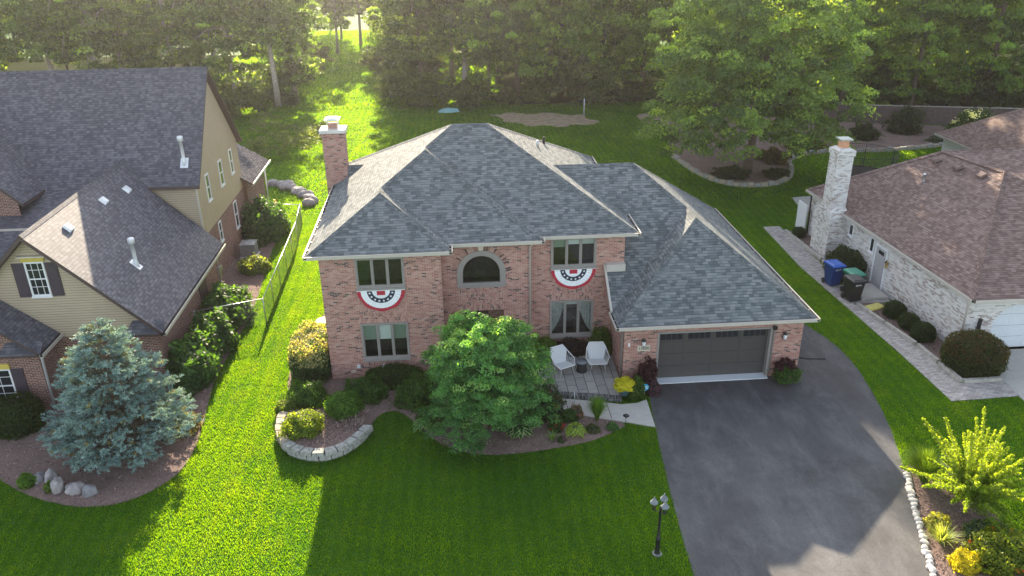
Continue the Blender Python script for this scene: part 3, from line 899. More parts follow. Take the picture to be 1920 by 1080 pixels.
# ================================================================ BRICK HOUSE
house = thing('brick_house', 'two storey pink brick house with slate grey hip roofs and attached two car garage', 'house', (6.5, 0, 0))
ZE, M1 = 5.9, 0.57
def rz(d): return ZE + M1 * d
XL, XR, YL, YM, YR, YB = -0.42, 13.47, -0.2, 0.6, 1.06, 13.3
wM = (9.26 - XL) / 2; wL = (5.36 - XL) / 2
aL = (XL + wL, YL + wL); jL = (XL + wL, YM + wL)
aM = (XL + wM, YM + wM); jM = (XL + wM, YR + wM)
hM = (YB - YR) / 2
rL = (XL + hM, YR + hM); rR = (XR - hM, YR + hM)
P3 = lambda p, z: (p[0], p[1], z)
zL, zM, zR = rz(wL), rz(wM), rz(hM)
mb = MB()
fr = 'shingle_slate'
roofpolys = [
    [(XL, YL, ZE), P3(aL, zL), P3(jL, zL), P3(aM, zM), P3(jM, zM), P3(rL, zR), (XL, YB, ZE)],                 # left slope
    [(XL, YL, ZE), (5.36, YL, ZE), P3(aL, zL)],
    [(5.36, YL, ZE), (5.36, YM, ZE), P3(jL, zL), P3(aL, zL)],
    [(5.36, YM, ZE), (9.26, YM, ZE), P3(aM, zM), P3(jL, zL)],
    [(9.26, YM, ZE), (9.26, YR, ZE), P3(jM, zM), P3(aM, zM)],
    [(9.26, YR, ZE), (XR, YR, ZE), P3(rR, zR), P3(rL, zR), P3(jM, zM)],
    [(XR, YR, ZE), (XR, YB, ZE), P3(rR, zR)],
    [(XR, YB, ZE), (XL, YB, ZE), P3(rL, zR), P3(rR, zR)]]
for p in roofpolys: mb.poly(p, fr)
# soffit
mb.poly([(XL, YL, ZE - .15), (XL, YB, ZE - .15), (XR, YB, ZE - .15), (XR, YR, ZE - .15), (9.26, YR, ZE - .15), (9.26, YM, ZE - .15), (5.36, YM, ZE - .15), (5.36, YL, ZE - .15)], 'gutter')
# chimney saddle
roof = mb.build('roof', house); roof['_o'] = house['_o']
NF = pnorm(roofpolys[1]); NLf = pnorm(roofpolys[0]); NRt = pnorm(roofpolys[6]); NBk = pnorm(roofpolys[7])
mb = MB()
for a, b, n1, n2 in (((XL, YL, ZE), P3(aL, zL), NLf, NF), ((5.36, YL, ZE), P3(aL, zL), NF, NRt), (P3(aL, zL), P3(jL, zL), NLf, NRt),
                     (P3(jL, zL), P3(aM, zM), NLf, NF), ((9.26, YM, ZE), P3(aM, zM), NF, NRt), (P3(aM, zM), P3(jM, zM), NLf, NRt),
                     (P3(jM, zM), P3(rL, zR), NLf, NF), ((XR, YR, ZE), P3(rR, zR), NF, NRt), (P3(rL, zR), P3(rR, zR), NF, NBk),
                     ((XL, YB, ZE), P3(rL, zR), NLf, NBk), ((XR, YB, ZE), P3(rR, zR), NRt, NBk)):
    cap_strip(mb, a, b, n1, n2, fr)
mb.build('ridge_cap', roof)
mb = MB()
for p0, p1, o in (((XL, YL, ZE), (5.36, YL, ZE), (0, -1, 0)), ((5.36, YM, ZE), (9.26, YM, ZE), (0, -1, 0)), ((9.26, YR, ZE), (XR, YR, ZE), (0, -1, 0)),
                  ((XL, YB, ZE), (XL, YL - 0.1, ZE), (-1, 0, 0)), ((XR, YR - 0.1, ZE), (XR, YB, ZE), (1, 0, 0)),
                  ((5.36, YL - 0.1, ZE), (5.36, YM - 0.14, ZE), (1, 0, 0)), ((9.26, YM - 0.1, ZE), (9.26, YR - 0.14, ZE), (1, 0, 0)), ((XR, YB, ZE), (XL, YB, ZE), (0, 1, 0))):
    gutter_run(mb, p0, p1, o)
mb.build('gutter', roof)

# garage wing roof
ZG, M2 = 2.95, 0.74
gz = lambda d: ZG + M2 * d
GX0, GX1, GY, GY2, GYB = 12.15, 20.5, -2.0, -0.57, 12.07
gw = (GX1 - GX0) / 2; gx = GX0 + gw
aG = (gx, GY + gw); jG = (gx, GY2 + gw)
h2 = (GYB - GY2) / 2
r2R = (GX1 - h2, GY2 + h2)
zA, zB = gz(gw), gz(h2)
gp = [
    [(GX0, GY, ZG), (GX1, GY, ZG), P3(aG, zA)],
    [(GX0, GY, ZG), P3(aG, zA), P3(jG, zA), (GX0, GY2, ZG)],
    [(GX1, GY, ZG), (GX1, GYB, ZG), P3(r2R, zB), P3(jG, zA), P3(aG, zA)],
    [(GX0, GY2, ZG), P3(jG, zA), P3(r2R, zB), (10.25, r2R[1], zB), (10.9, 3.6, gz(3.6 - GY2)), (GX0, 1.36, gz(1.36 - GY2))],
    [(GX1, GYB, ZG), (12.95, GYB, ZG), (10.25, r2R[1], zB), P3(r2R, zB)]]
mb = MB()
for p in gp: mb.poly(p, fr)
mb.poly([(GX0, GY, ZG - .15), (GX0, 1.34, ZG - .15), (13.02, 1.34, ZG - .15), (13.02, GYB, ZG - .15), (GX1, GYB, ZG - .15), (GX1, GY, ZG - .15)], 'gutter')
mb.box(12.17, 13.0, 1.0, 1.34, gz(1.0 - GY2) + 0.02, gz(1.34 - GY2) + 0.10, 'gutter')            # flashing saddle against the wall
mb.poly([(GX0, GY2, ZG), (GX0, 1.34, gz(1.34 - GY2)), (GX0, 1.34, ZG - .15), (GX0, GY2, ZG - .15)], 'brick_pink')
groof = mb.build('garage_roof', house); groof['_o'] = house['_o']
n0, n1, n2, n3, n4 = [pnorm(p) for p in gp]
mb = MB()
for a, b, q, w in (((GX0, GY, ZG), P3(aG, zA), n0, n1), ((GX1, GY, ZG), P3(aG, zA), n0, n2), (P3(aG, zA), P3(jG, zA), n1, n2), (P3(jG, zA), P3(r2R, zB), n3, n2),
                   (P3(r2R, zB), (10.3, r2R[1], zB), n3, n4), ((GX1, GYB, ZG), P3(r2R, zB), n2, n4)):
    cap_strip(mb, a, b, q, w, fr)
mb.build('ridge_cap', groof)
mb = MB()
gutter_run(mb, (GX0, GY, ZG), (GX1, GY, ZG), (0, -1, 0)); gutter_run(mb, (GX1, GY - 0.1, ZG), (GX1, GYB, ZG), (1, 0, 0))
gutter_run(mb, (GX0, GY2, ZG), (GX0, GY - 0.1, ZG), (-1, 0, 0))
mb.box(GX0 - 0.06, GX0 + 0.02, GY2, 1.34, 0, 0, 'gutter')
mb.mesh([(GX0 - .06, GY2, ZG - .12), (GX0 + .03, GY2, ZG - .12), (GX0 + .03, GY2, ZG + .03), (GX0 - .06, GY2, ZG + .03),
         (GX0 - .06, 1.3, gz(1.3 - GY2) - .12), (GX0 + .03, 1.3, gz(1.3 - GY2) - .12), (GX0 + .03, 1.3, gz(1.3 - GY2) + .03), (GX0 - .06, 1.3, gz(1.3 - GY2) + .03)],
        [(0, 1, 2, 3), (4, 7, 6, 5), (0, 4, 5, 1), (1, 5, 6, 2), (2, 6, 7, 3), (3, 7, 4, 0)], 'gutter')
mb.build('gutter', groof)
# roof vents
mb = MB(); mb.tube([(9.9, 8.2, rz(XR - 9.9) - .1), (9.9, 8.2, rz(XR - 9.9) + .3)], 0.06, 'metal', 8)
mb.tube([(10.4, 9.8, rz(XR - 10.4) - .1), (10.4, 9.8, rz(XR - 10.4) + .35)], 0.07, 'gutter_dark', 8)
mb.build('vent_pipe', roof)

# walls
ZW = ZE - 0.15
mb = MB()
mb.set((0, 0, 0), (1, 0, 0), (0, 1, 0))
wall_holes(mb, 4.98, 0, ZW, [(1.44, 3.46, 4.32, 5.68), (1.44, 3.46, 0.93, 2.66)], 'brick_pink')
mb.set((4.98, 0, 0), (0, 1, 0), (-1, 0, 0)); wall_holes(mb, 0.95, 0, ZW, [], 'brick_pink')
mb.set((4.98, 0.95, 0), (1, 0, 0), (0, 1, 0))
wall_holes(mb, 3.87, 0, ZW, [(0.75, 2.65, 3.81, 5.31), (0.35, 2.65, 0.0, 2.56)], 'brick_pink', rev=0.2)
mb.set((8.85, 0.95, 0), (0, 1, 0), (-1, 0, 0)); wall_holes(mb, 0.4, 0, ZW, [], 'brick_pink')
mb.set((8.85, 1.35, 0), (1, 0, 0), (0, 1, 0))
wall_holes(mb, 4.15, 0, ZW, [(0.9, 2.9, 4.31, 5.69), (0.87, 2.85, 0.9, 2.68)], 'brick_pink')
mb.set((13.0, 1.35, 0), (0, 1, 0), (-1, 0, 0)); wall_holes(mb, 11.5, 0, ZW, [], 'brick_pink')
mb.set((13.0, 12.85, 0), (-1, 0, 0), (0, -1, 0)); wall_holes(mb, 13.0, 0, ZW, [], 'brick_pink')
mb.set((0, 12.85, 0), (0, -1, 0), (1, 0, 0)); wall_holes(mb, 12.85, 0, ZW, [], 'brick_pink')
# arch spandrels in the rectangular arch opening
mb.set((4.98 + 0.75, 0.95, 0), (1, 0, 0), (0, 1, 0))
AR = 0.95; ASP = 4.36
nseg = 24
arc = [(AR - AR * math.cos(math.pi * i / nseg), ASP + AR * math.sin(math.pi * i / nseg)) for i in range(nseg + 1)]
for i in range(nseg):
    (xa, za), (xb, zb) = arc[i], arc[i + 1]
    mb.poly([(xa, 0, za), (xb, 0, zb), (xb, 0, 5.31), (xa, 0, 5.31)], 'brick_pink')
    mb.poly([(xa, 0, za), (xa, 0.2, za), (xb, 0.2, zb), (xb, 0, zb)], 'trim_taupe')
# garage walls
mb.set((12.5, -1.6, 0), (1, 0, 0), (0, 1, 0)); wall_holes(mb, 7.7, 0, ZG - .15, [(1.45, 6.35, 0.0, 2.42)], 'brick_pink', rev=0.3)
mb.set((12.5, 1.35, 0), (0, -1, 0), (1, 0, 0)); wall_holes(mb, 2.95, 0, ZG - .15, [], 'brick_pink')
mb.set((20.2, -1.6, 0), (0, 1, 0), (-1, 0, 0)); wall_holes(mb, 13.3, 0, ZG - .15, [], 'brick_pink')
mb.set((20.2, 11.7, 0), (-1, 0, 0), (0, -1, 0)); wall_holes(mb, 7.2, 0, ZG - .15, [], 'brick_pink')
mb.set()
mb.build('wall', house)
# patterned panels and soldier courses, 3 mm proud
mb = MB()
mb.set((0, -0.003, 0)); mb.poly([(1.44, 0, 2.86), (3.46, 0, 2.86), (3.46, 0, 4.22), (1.44, 0, 4.22)], 'brick_basket')
mb.poly([(1.3, -.002, 2.665), (3.6, -.002, 2.665), (3.6, -.002, 2.86), (1.3, -.002, 2.86)], 'brick_soldier')
mb.build('patterned_brickwork', house); mb = MB(); mb.set((0, -0.003, 0)); mb.poly([(1.4, -.002, 0.62), (3.5, -.002, 0.62), (3.5, -.002, 0.83), (1.4, -.002, 0.83)], 'brick_soldier')
mb.build('patterned_brickwork', house); mb = MB(); mb.set((4.98, 0.947, 0)); mb.poly([(0.72, 0, 2.8), (2.68, 0, 2.8), (2.68, 0, 3.7), (0.72, 0, 3.7)], 'brick_basket')
mb.poly([(0.3, -.002, 2.575), (2.7, -.002, 2.575), (2.7, -.002, 2.8), (0.3, -.002, 2.8)], 'brick_soldier')
mb.build('patterned_brickwork', house); mb = MB(); mb.set((8.85, 1.347, 0)); mb.poly([(0.88, 0, 2.9), (2.88, 0, 2.9), (2.88, 0, 4.2), (0.88, 0, 4.2)], 'brick_basket')
mb.poly([(0.8, -.002, 2.685), (2.95, -.002, 2.685), (2.95, -.002, 2.9), (0.8, -.002, 2.9)], 'brick_soldier')
mb.set(); mb.build('patterned_brickwork', house)
# arch of radiating bricks, keystone
mb = MB((4.98 + 0.75 + AR, 0.95, ASP))
for k, m_ in enumerate(('brick_pink', 'trim_brown')): mb.mi(m_)
bk = [plain('voussoir_a', (0.36, 0.21, 0.17), 0.85), plain('voussoir_b', (0.43, 0.29, 0.24), 0.85), plain('voussoir_c', (0.10, 0.06, 0.055), 0.85), plain('voussoir_d', (0.30, 0.17, 0.14), 0.85)]
rv = random.Random(3)
nv = 40
for i in range(nv + 1):
    t = math.pi * (i / nv) * 1.0
    if abs(t - math.pi / 2) < 0.11:
        if i == nv // 2: mb.set(); mb.build('brick_arch', house); mb = MB()
        continue
    c, s_ = math.cos(t), math.sin(t)
    mb.set((4.98 + 0.75 + AR, 0.95, ASP), (c, 0, s_), (0, 1, 0), (-s_, 0, c))
    m_ = rv.choice(['voussoir_a', 'voussoir_b', 'voussoir_a', 'voussoir_d', 'voussoir_c'])
    wd_ = 0.031
    mb.box(1.07, 1.07 + 0.22, -0.012, 0.0, -wd_, wd_, m_)
mb.set(); mb.build('brick_arch', house)
mb = MB((4.98 + 0.75 + AR, 0.95, ASP)); mb.mesh([(-.09, -.05, 1.06), (.09, -.05, 1.06), (.125, -.05, 1.34), (-.125, -.05, 1.34), (-.09, 0, 1.06), (.09, 0, 1.06), (.125, 0, 1.34), (-.125, 0, 1.34)],
    [(0, 1, 2, 3), (0, 4, 5, 1), (1, 5, 6, 2), (2, 6, 7, 3), (3, 7, 4, 0)], 'stone_pale'); mb.build('keystone', house)
# arch window
mb = MB((4.98 + 0.75 + AR, 0.95, ASP))
def arch_band(mb, r0, r1, b0, b1, zb, mat, n=24):
    pi_ = [(math.cos(math.pi * i / n), math.sin(math.pi * i / n)) for i in range(n + 1)]
    inner = [(r0, zb)] + [(r0 * c, r0 * s) for c, s in pi_] + [(-r0, zb)]
    outer = [(r1, zb)] + [(r1 * c, r1 * s) for c, s in pi_] + [(-r1, zb)]
    for i in range(len(inner) - 1):
        a, b, c, d = inner[i], inner[i + 1], outer[i + 1], outer[i]
        mb.poly([(a[0], b0, a[1]), (b[0], b0, b[1]), (c[0], b0, c[1]), (d[0], b0, d[1])], mat)
        mb.poly([(a[0], b0, a[1]), (a[0], b1, a[1]), (b[0], b1, b[1]), (b[0], b0, b[1])], mat)
        mb.poly([(d[0], b0, d[1]), (c[0], b0, c[1]), (c[0], b1, c[1]), (d[0], b1, d[1])], mat)
arch_band(mb, 0.83, 1.05, -0.05, 0.0, 3.80 - ASP, 'trim_taupe')
arch_band(mb, 0.80, 0.93, -0.02, 0.14, 3.80 - ASP, 'trim_taupe')
mb.box(-1.05, 1.05, -0.08, 0.0, 3.70 - ASP, 3.81 - ASP, 'trim_taupe'); mb.box(-0.92, 0.92, -0.03, 0.12, 3.812 - ASP, 3.90 - ASP, 'trim_taupe')
aw = mb.build('arched_window', house); aw['_o'] = house['_o']
mb = MB((4.98 + 0.75 + AR, 0.95, ASP)); pts = [(0.82 * math.cos(math.pi * i / 24), 0.06, 0.82 * math.sin(math.pi * i / 24)) for i in range(25)]
mb.poly([(0.82, 0.06, 3.88 - ASP)] + pts + [(-0.82, 0.06, 3.88 - ASP)], 'glass'); mb.build('glass', aw)
mb = MB((4.98 + 0.75, 0.95, 0)); mb.box(0, 1.9, 0.8, 0.85, 3.7, 5.4, 'black_rough')
for x0, x1 in ((0, .02), (1.88, 1.9)): mb.box(x0, x1, 0.21, 0.8, 3.7, 5.4, 'black_rough')
mb.box(0.02, 1.88, 0.21, 0.8, 3.7, 3.8, 'black_rough'); mb.box(0.02, 1.88, 0.21, 0.8, 5.32, 5.4, 'black_rough')
mb.build('room_interior', aw)
# casement windows
casement(house, (1.44, 0, 4.32), (1, 0, 0), (0, 1, 0), 2.02, 1.36, [])
casement(house, (1.44, 0, 0.93), (1, 0, 0), (0, 1, 0), 2.02, 1.73, [(0.03, 0.33, 0.52, 0.98, 'blind_green'), (0.35, 0.65, 0.52, 0.98, 'blind_bright'), (0.67, 0.97, 0.52, 0.98, 'blind_green')])
casement(house, (9.75, 1.35, 4.31), (1, 0, 0), (0, 1, 0), 2.0, 1.38, [(0.03, 0.33, 0.66, 0.98, 'blind_green'), (0.35, 0.65, 0.74, 0.98, 'blind_bright'), (0.67, 0.97, 0.74, 0.98, 'blind')])
casement(house, (9.72, 1.35, 0.9), (1, 0, 0), (0, 1, 0), 1.98, 1.78, [(0.02, 0.34, 0.0, 0.97, 'curtain'), (0.36, 0.64, 0.86, 0.97, 'blind'), (0.66, 0.98, 0.0, 0.97, 'curtain')])
# entrance recess with door
mb = MB((5.33, 0.95, 0)); mb.box(0, 2.3, 1.3, 1.4, 0, 2.56, 'brick_pink')
for x0, x1 in ((-.05, 0.0), (2.3, 2.35)): mb.box(x0, x1, 0.2, 1.3, 0, 2.56, 'brick_pink')
mb.box(-.05, 2.35, 0.2, 1.4, 2.56, 2.62, 'gutter'); mb.box(0, 2.3, 0.0, 1.3, 0.0, 0.10, 'concrete')
mb.build('entrance_recess', house)
mb = MB((5.9, 2.2, 0.1)); mb.box(0, 1.1, 0, 0.048, 0, 2.1, 'trim_brown')
for i in range(2):
    for j in range(3): mb.box(0.12 + 0.48 * i, 0.50 + 0.48 * i, -0.012, 0, 0.15 + 0.66 * j, 0.68 + 0.66 * j, 'trim_brown')
dr = mb.build('front_door', house); dr['_o'] = house['_o']
mb = MB((6.88, 2.16, 1.1)); mb.box(0, .04, 0, .04, -.1, .1, 'brass'); mb.build('handle', dr)
# garage door
mb = MB((13.95, -1.35, 0))
for i in range(4):
    z0 = 0.03 + i * 0.598
    mb.box(0, 4.9, 0.0, 0.05, z0, z0 + 0.59, 'garage_door')
    if i < 3:
        for j in range(8):
            x0 = 0.06 + j * 0.602
            mb.box(x0 + 0.03, x0 + 0.54, -0.010, 0.0, z0 + 0.06, z0 + 0.27, 'garage_door', taper=0.004)
            mb.box(x0 + 0.03, x0 + 0.54, -0.010, 0.0, z0 + 0.33, z0 + 0.54, 'garage_door', taper=0.004)
for j in range(5): mb.box(j * 1.205, j * 1.205 + 0.08, -0.014, 0.0, 0.03, 2.41, 'garage_door')
gd = mb.build('garage_door', house); gd['_o'] = house['_o']
mb = MB((13.95, -1.35, 0))
for j in range(4):
    mb.box(0.16 + j * 1.205, 1.12 + j * 1.205, -0.006, 0.0, 1.90, 2.32, 'dark_glass')
    for q in range(1, 4): mb.box(0.16 + j * 1.205 + q * 0.24 - .01, 0.16 + j * 1.205 + q * 0.24 + .01, -0.012, -0.006, 1.90, 2.32, 'garage_door')
mb.build('door_window', gd)
mb = MB((13.95, -1.6, 0)); mb.box(-0.03, 0.06, -0.03, 0.25, 0, 2.42, 'trim_taupe'); mb.box(4.84, 4.93, -0.03, 0.25, 0, 2.42, 'trim_taupe'); mb.box(0.06, 4.84, -0.03, 0.25, 2.34, 2.42, 'trim_taupe')
mb.build('door_frame', house)
mb = MB((13.95, -1.6, 0)); mb.box(0.0, 4.9, -0.22, 0.24, 0.0, 0.05, 'garage_white'); mb.build('door_apron', house)
# downpipes
for (x, y) in ((8.79, 0.88),):
    mb = MB(); mb.tube([(x, y, 0.1), (x, y, 5.5), (x + .1, y - .2, 5.75)], 0.045, 'gutter', 6); mb.build('downpipe', house)
mb = MB(); mb.tube([(12.43, -1.53, 0.1), (12.43, -1.53, 2.6), (12.35, -1.8, 2.85)], 0.045, 'trim_taupe', 6); mb.build('downpipe', house)
mb = MB(); mb.tube([(18.95, -1.72, 2.75), (18.95, -1.66, 2.55), (18.90, -1.64, 0.1)], 0.04, 'trim_taupe', 6); mb.build('downpipe', house)
mb = MB(); mb.box(18.86, 19.0, -1.78, -1.62, 2.36, 2.5, 'black'); mb.build('security_camera', house)
# wall lamps
def wall_lamp(x, z):
    mb = MB((x, -1.6, z)); mb.box(-.05, .05, -.03, 0, .0, .3, 'black'); mb.box(-.02, .02, -.14, -.03, .25, .29, 'black')
    mb.lathe([(0.10, .24), (0.085, .27), (0.03, .36), (0.01, .40)], 'black', (0, -.14), 8, False)
    mb.lathe([(.05, -.02), (.06, 0.0), (.06, .02)], 'black', (0, -.14), 8, False)
    l = mb.build('wall_lamp', house); l['_o'] = house['_o']
    mb = MB((x, -1.6, z)); mb.lathe([(.052, .02), (.075, .12), (.085, .235)], 'label_white', (0, -.14), 8, False); mb.build('lamp_glass', l)
wall_lamp(13.32, 1.86); wall_lamp(19.4, 1.86)
mb = MB((13.36, -1.6, 1.70)); mb.box(-.27, .27, -.03, 0, -.13, .13, 'stone_pale'); hp = mb.build('house_number', house); hp['_o'] = house['_o']
text_part('15600', 0.19, 'black', 'digits', hp, (13.36, -1.636, 1.70), (1, 0, 0), (0, 0, 1))
mb = MB((12.72, -1.6, 1.9)); mb.box(-.04, .04, -.03, 0, -.08, .08, 'label_white'); mb.build('doorbell', house)
# outlets and meter boxes by the front wall base
mb = MB((0, 0, 0)); mb.box(1.12, 1.26, -.06, 0, .52, .66, 'label_white'); mb.build('wall_box', house); mb = MB((0, 0, 0)); mb.box(0.85, 1.05, -.05, 0, .30, .42, 'stone_pale'); mb.build('wall_box', house)
# chimney
mb = MB(); mb.box(-0.87, 0.23, 9.7, 10.6, 0, 8.55, 'brick_pink'); mb.box(-0.90, 0.26, 9.67, 10.63, 8.36, 8.50, 'brick_pink')
ch = mb.build('chimney', house); ch['_o'] = house['_o']
mb = MB(); mb.box(-0.97, 0.33, 9.6, 10.7, 8.55, 8.72, 'concrete_cap'); mb.build('crown', ch)
mb = MB(); mb.box(-0.55, -0.1, 9.95, 10.35, 8.72, 8.98, 'voussoir_a'); mb.build('flue', ch)
mb = MB(); mb.box(-0.68, 0.04, 9.82, 10.48, 9.14, 9.2, 'metal_white', 0.0); mb.box(-0.6, -0.04, 9.9, 10.4, 9.2, 9.26, 'metal_white', 0.05)
for x, y in ((-.6, 9.9), (-.06, 9.9), (-.6, 10.38), (-.06, 10.38)): mb.box(x, x + .03, y, y + .03, 8.72, 9.14, 'metal_white')
mb.build('cap', ch)
mb = MB(); zr_ = rz(0.23 - XL)
mb.poly([(0.23, 9.7, zr_), (1.05, 10.15, rz(1.05 - XL) + .02), (0.23, 10.15, rz(1.05 - XL) + .02)], fr); mb.poly([(0.23, 10.6, zr_), (0.23, 10.15, rz(1.05 - XL) + .02), (1.05, 10.15, rz(1.05 - XL) + .02)], fr)
mb.build('cricket', ch)

# bunting fans hung under the two upper windows
def bunting(loc, label):
    t = thing('bunting', label, 'bunting', loc, 'pleated bunting fans under the upper windows')
    W_, H_ = 0.98, 0.93
    def ring(r0, r1, mat, name, off=0.0):
        mb = MB(loc)
        n = 36
        for i in range(n):
            ta, tb = math.pi * i / n, math.pi * (i + 1) / n
            pa, pb = 0.022 * (i % 2), 0.022 * ((i + 1) % 2)
            def P(r, t, p):
                wob = 1 + (0.02 * math.sin(t * 9) if r >= 0.99 else 0)
                return (-math.cos(t) * r * W_ * wob, -0.03 - p - 0.03 * r * math.sin(t) - off, -math.sin(t) * r * H_ * wob)
            for j in range(2):
                ra = r0 + (r1 - r0) * j / 2; rb = r0 + (r1 - r0) * (j + 1) / 2
                mb.poly([P(ra, ta, pa), P(rb, ta, pa), P(rb, tb, pb), P(ra, tb, pb)], mat)
        return mb.build(name, t)
    ring(0.86, 1.0, 'red_cloth', 'outer_band'); ring(0.60, 0.86, 'white_cloth', 'white_band'); bl = ring(0.38, 0.60, 'blue_cloth', 'star_band'); ring(0.14, 0.38, 'white_cloth', 'inner_white_band')
    ring(0.0, 0.14, 'red_cloth', 'centre')
    bl['_o'] = tuple(loc)
    for k in range(8):
        a = math.pi * (k + 0.5) / 8
        cx, cz = -math.cos(a) * 0.49 * W_, -math.sin(a) * 0.49 * H_
        mb = MB(loc); pts = []
        for q in range(10):
            r = 0.062 if q % 2 == 0 else 0.026
            b = a + math.pi * q / 5
            pts.append((cx + r * math.cos(b), -0.085, cz + r * math.sin(b)))
        for q in range(10): mb.poly([(cx, -0.09, cz), pts[q], pts[(q + 1) % 10]], 'white_cloth')
        mb.build('star', bl)
    mb = MB(loc); mb.box(-0.17, 0.17, -0.075, -0.06, -0.19, 0.0, 'red_cloth'); mb.build('centre_panel', t)
    mb = MB(loc); mb.box(-1.0, 1.0, -0.06, -0.03, 0.0, 0.03, 'white_cloth'); mb.build('header_tape', t)
    return t
bunting((2.43, 0, 4.18), 'red white and blue pleated bunting fan under the upper window left of the arch')
bunting((10.75, 1.35, 4.19), 'red white and blue pleated bunting fan under the upper window right of the arch')

# ================================================================ LEFT NEIGHBOUR
nh = thing('siding_house', 'large gabled house in tan siding and red brick with charcoal shingle roofs', 'house', (-12, 5, 0))
nh_o = nh['_o']
C = 'shingle_charcoal'
def slab(mb, pts, mat, th=0.16, under='trim_brown'):
    """roof slope with thickness: top face in shingle, edges and underside in trim"""
    n = len(pts)
    mb.poly(pts, mat)
    low = [(p[0], p[1], p[2] - th) for p in pts]
    mb.poly(list(reversed(low)), under)
    for i in range(n):
        j = (i + 1) % n
        mb.poly([pts[i], low[i], low[j], pts[j]], under)
mb = MB()
# big block
bx, byF, byR, bR, bze, bzr = -7.3, 9.7, 19.3, 14.5, 6.05, 11.2
slab(mb, [(-38, byF, bze), (bx, byF, bze), (bx, bR, bzr), (-38, bR, bzr)], C)
slab(mb, [(bx, byR, bze), (-38, byR, bze), (-38, bR, bzr), (bx, bR, bzr)], C)
main = mb.build('main_roof', nh); main['_o'] = nh_o
mb = MB(); cap_strip(mb, (-38, bR, bzr), (bx, bR, bzr), pnorm([(-38, byF, bze), (bx, byF, bze), (bx, bR, bzr)]), pnorm([(bx, byR, bze), (-38, byR, bze), (-38, bR, bzr)]), C); mb.build('ridge_cap', main)
# garage gable
mb = MB()
gxr, gzr, gxe, gze = -11.2, 7.3, -6.62, 2.85
gy0, gy1 = -0.35, 10.9
slab(mb, [(gxe, gy0, gze), (gxe, 9.72, gze), (-10.0, 9.72, gzr - (gzr - gze) * (1.2) / 4.58), (gxr, gy1, gzr), (gxr, gy0, gzr)], C, 0.2)
slab(mb, [(-15.78, gy0, gze), (gxr, gy0, gzr), (gxr, gy1, gzr), (-15.78, 9.0, gze)], C, 0.2)
gr_ = mb.build('garage_roof', nh); gr_['_o'] = nh_o
mb = MB(); cap_strip(mb, (gxr, gy0, gzr), (gxr, gy1, gzr), pnorm([(gxe, gy0, gze), (gxe, 9.7, gze), (gxr, gy1, gzr)]), pnorm([(-15.78, gy0, gze), (gxr, gy0, gzr), (gxr, gy1, gzr)]), C); mb.build('ridge_cap', gr_)
mb = MB(); gutter_run(mb, (gxe, gy0, gze - .02), (gxe, 9.7, gze - .02), (1, 0, 0), 'gutter', brackets=False); mb.build('gutter', gr_)
# lower front wing, left
mb = MB()
slab(mb, [(-10.9, -1.75, 2.85), (-10.9, 0.05, 2.85), (-14.4, 0.05, 5.75), (-14.4, -1.75, 5.75)], C, 0.14)
slab(mb, [(-17.9, -1.75, 2.85), (-14.4, -1.75, 5.75), (-14.4, 0.05, 5.75), (-17.9, 0.05, 2.85)], C, 0.14)
lw = mb.build('porch_roof', nh); lw['_o'] = nh_o
mb = MB(); gutter_run(mb, (-10.9, -1.8, 2.84), (-10.9, 0.06, 2.84), (1, 0, 0), 'gutter', brackets=False); mb.tube([(-10.98, -1.55, 2.7), (-11.12, -1.32, 2.4), (-11.2, -1.28, 0.1)], 0.05, 'metal_white', 6); mb.build('downpipe', lw)
# brick dormer gable at the left edge and the low roofs under it
mb = MB()
slab(mb, [(-14.9, 7.4, 6.15), (-14.9, 9.75, 6.15), (-18.6, 13.2, 9.85), (-18.6, 7.4, 9.85)], C, 0.18)
slab(mb, [(-22.3, 7.4, 6.15), (-18.6, 7.4, 9.85), (-18.6, 13.2, 9.85), (-22.3, 9.75, 6.15)], C, 0.18)
mb.build('dormer_roof', nh)
mb = MB(); slab(mb, [(-30, 6.7, 5.15), (-13.2, 6.7, 5.15), (-13.2, 9.9, 6.1), (-30, 9.9, 6.1)], C, 0.12)
mb.box(-30, -13.2, 6.62, 6.7, 5.06, 5.17, 'gutter')
slab(mb, [(-30, 3.3, 3.9), (-13.9, 3.3, 3.9), (-13.9, 6.62, 5.08), (-30, 6.62, 5.08)], C, 0.12); mb.build('low_roof', nh)
# corner return roofs under the gable
mb = MB(); slab(mb, [(-6.62, -0.35, 2.80), (-8.2, -0.35, 2.80), (-7.9, 0.1, 3.25), (-6.62, 0.1, 3.25)], C, 0.1); mb.build('eave_return', nh)
mb = MB(); slab(mb, [(-10.9, -1.75, 2.82), (-12.6, -1.75, 2.82), (-12.3, -1.3, 3.2), (-10.9, -1.3, 3.2)], C, 0.1); mb.build('eave_return', nh)
# rear wing
mb = MB(); slab(mb, [(-6.95, 18.6, 3.45), (-6.95, 24.0, 3.45), (-9.9, 24.0, 5.3), (-9.9, 18.6, 5.3)], 'shingle_shaded', 0.14)
slab(mb, [(-6.95, 24.0, 3.45), (-14, 24.0, 3.45), (-14, 21.9, 5.3), (-9.9, 24.0, 5.3)], C, 0.12)
rw = mb.build('rear_roof', nh); rw['_o'] = nh_o
mb = MB(); gutter_run(mb, (-6.95, 18.6, 3.43), (-6.95, 24.0, 3.43), (1, 0, 0), 'metal_white', brackets=False); mb.tube([(-7.3, 24.0, 3.3), (-7.35, 24.0, 0.1)], .05, 'metal_white', 6); mb.build('gutter', rw)
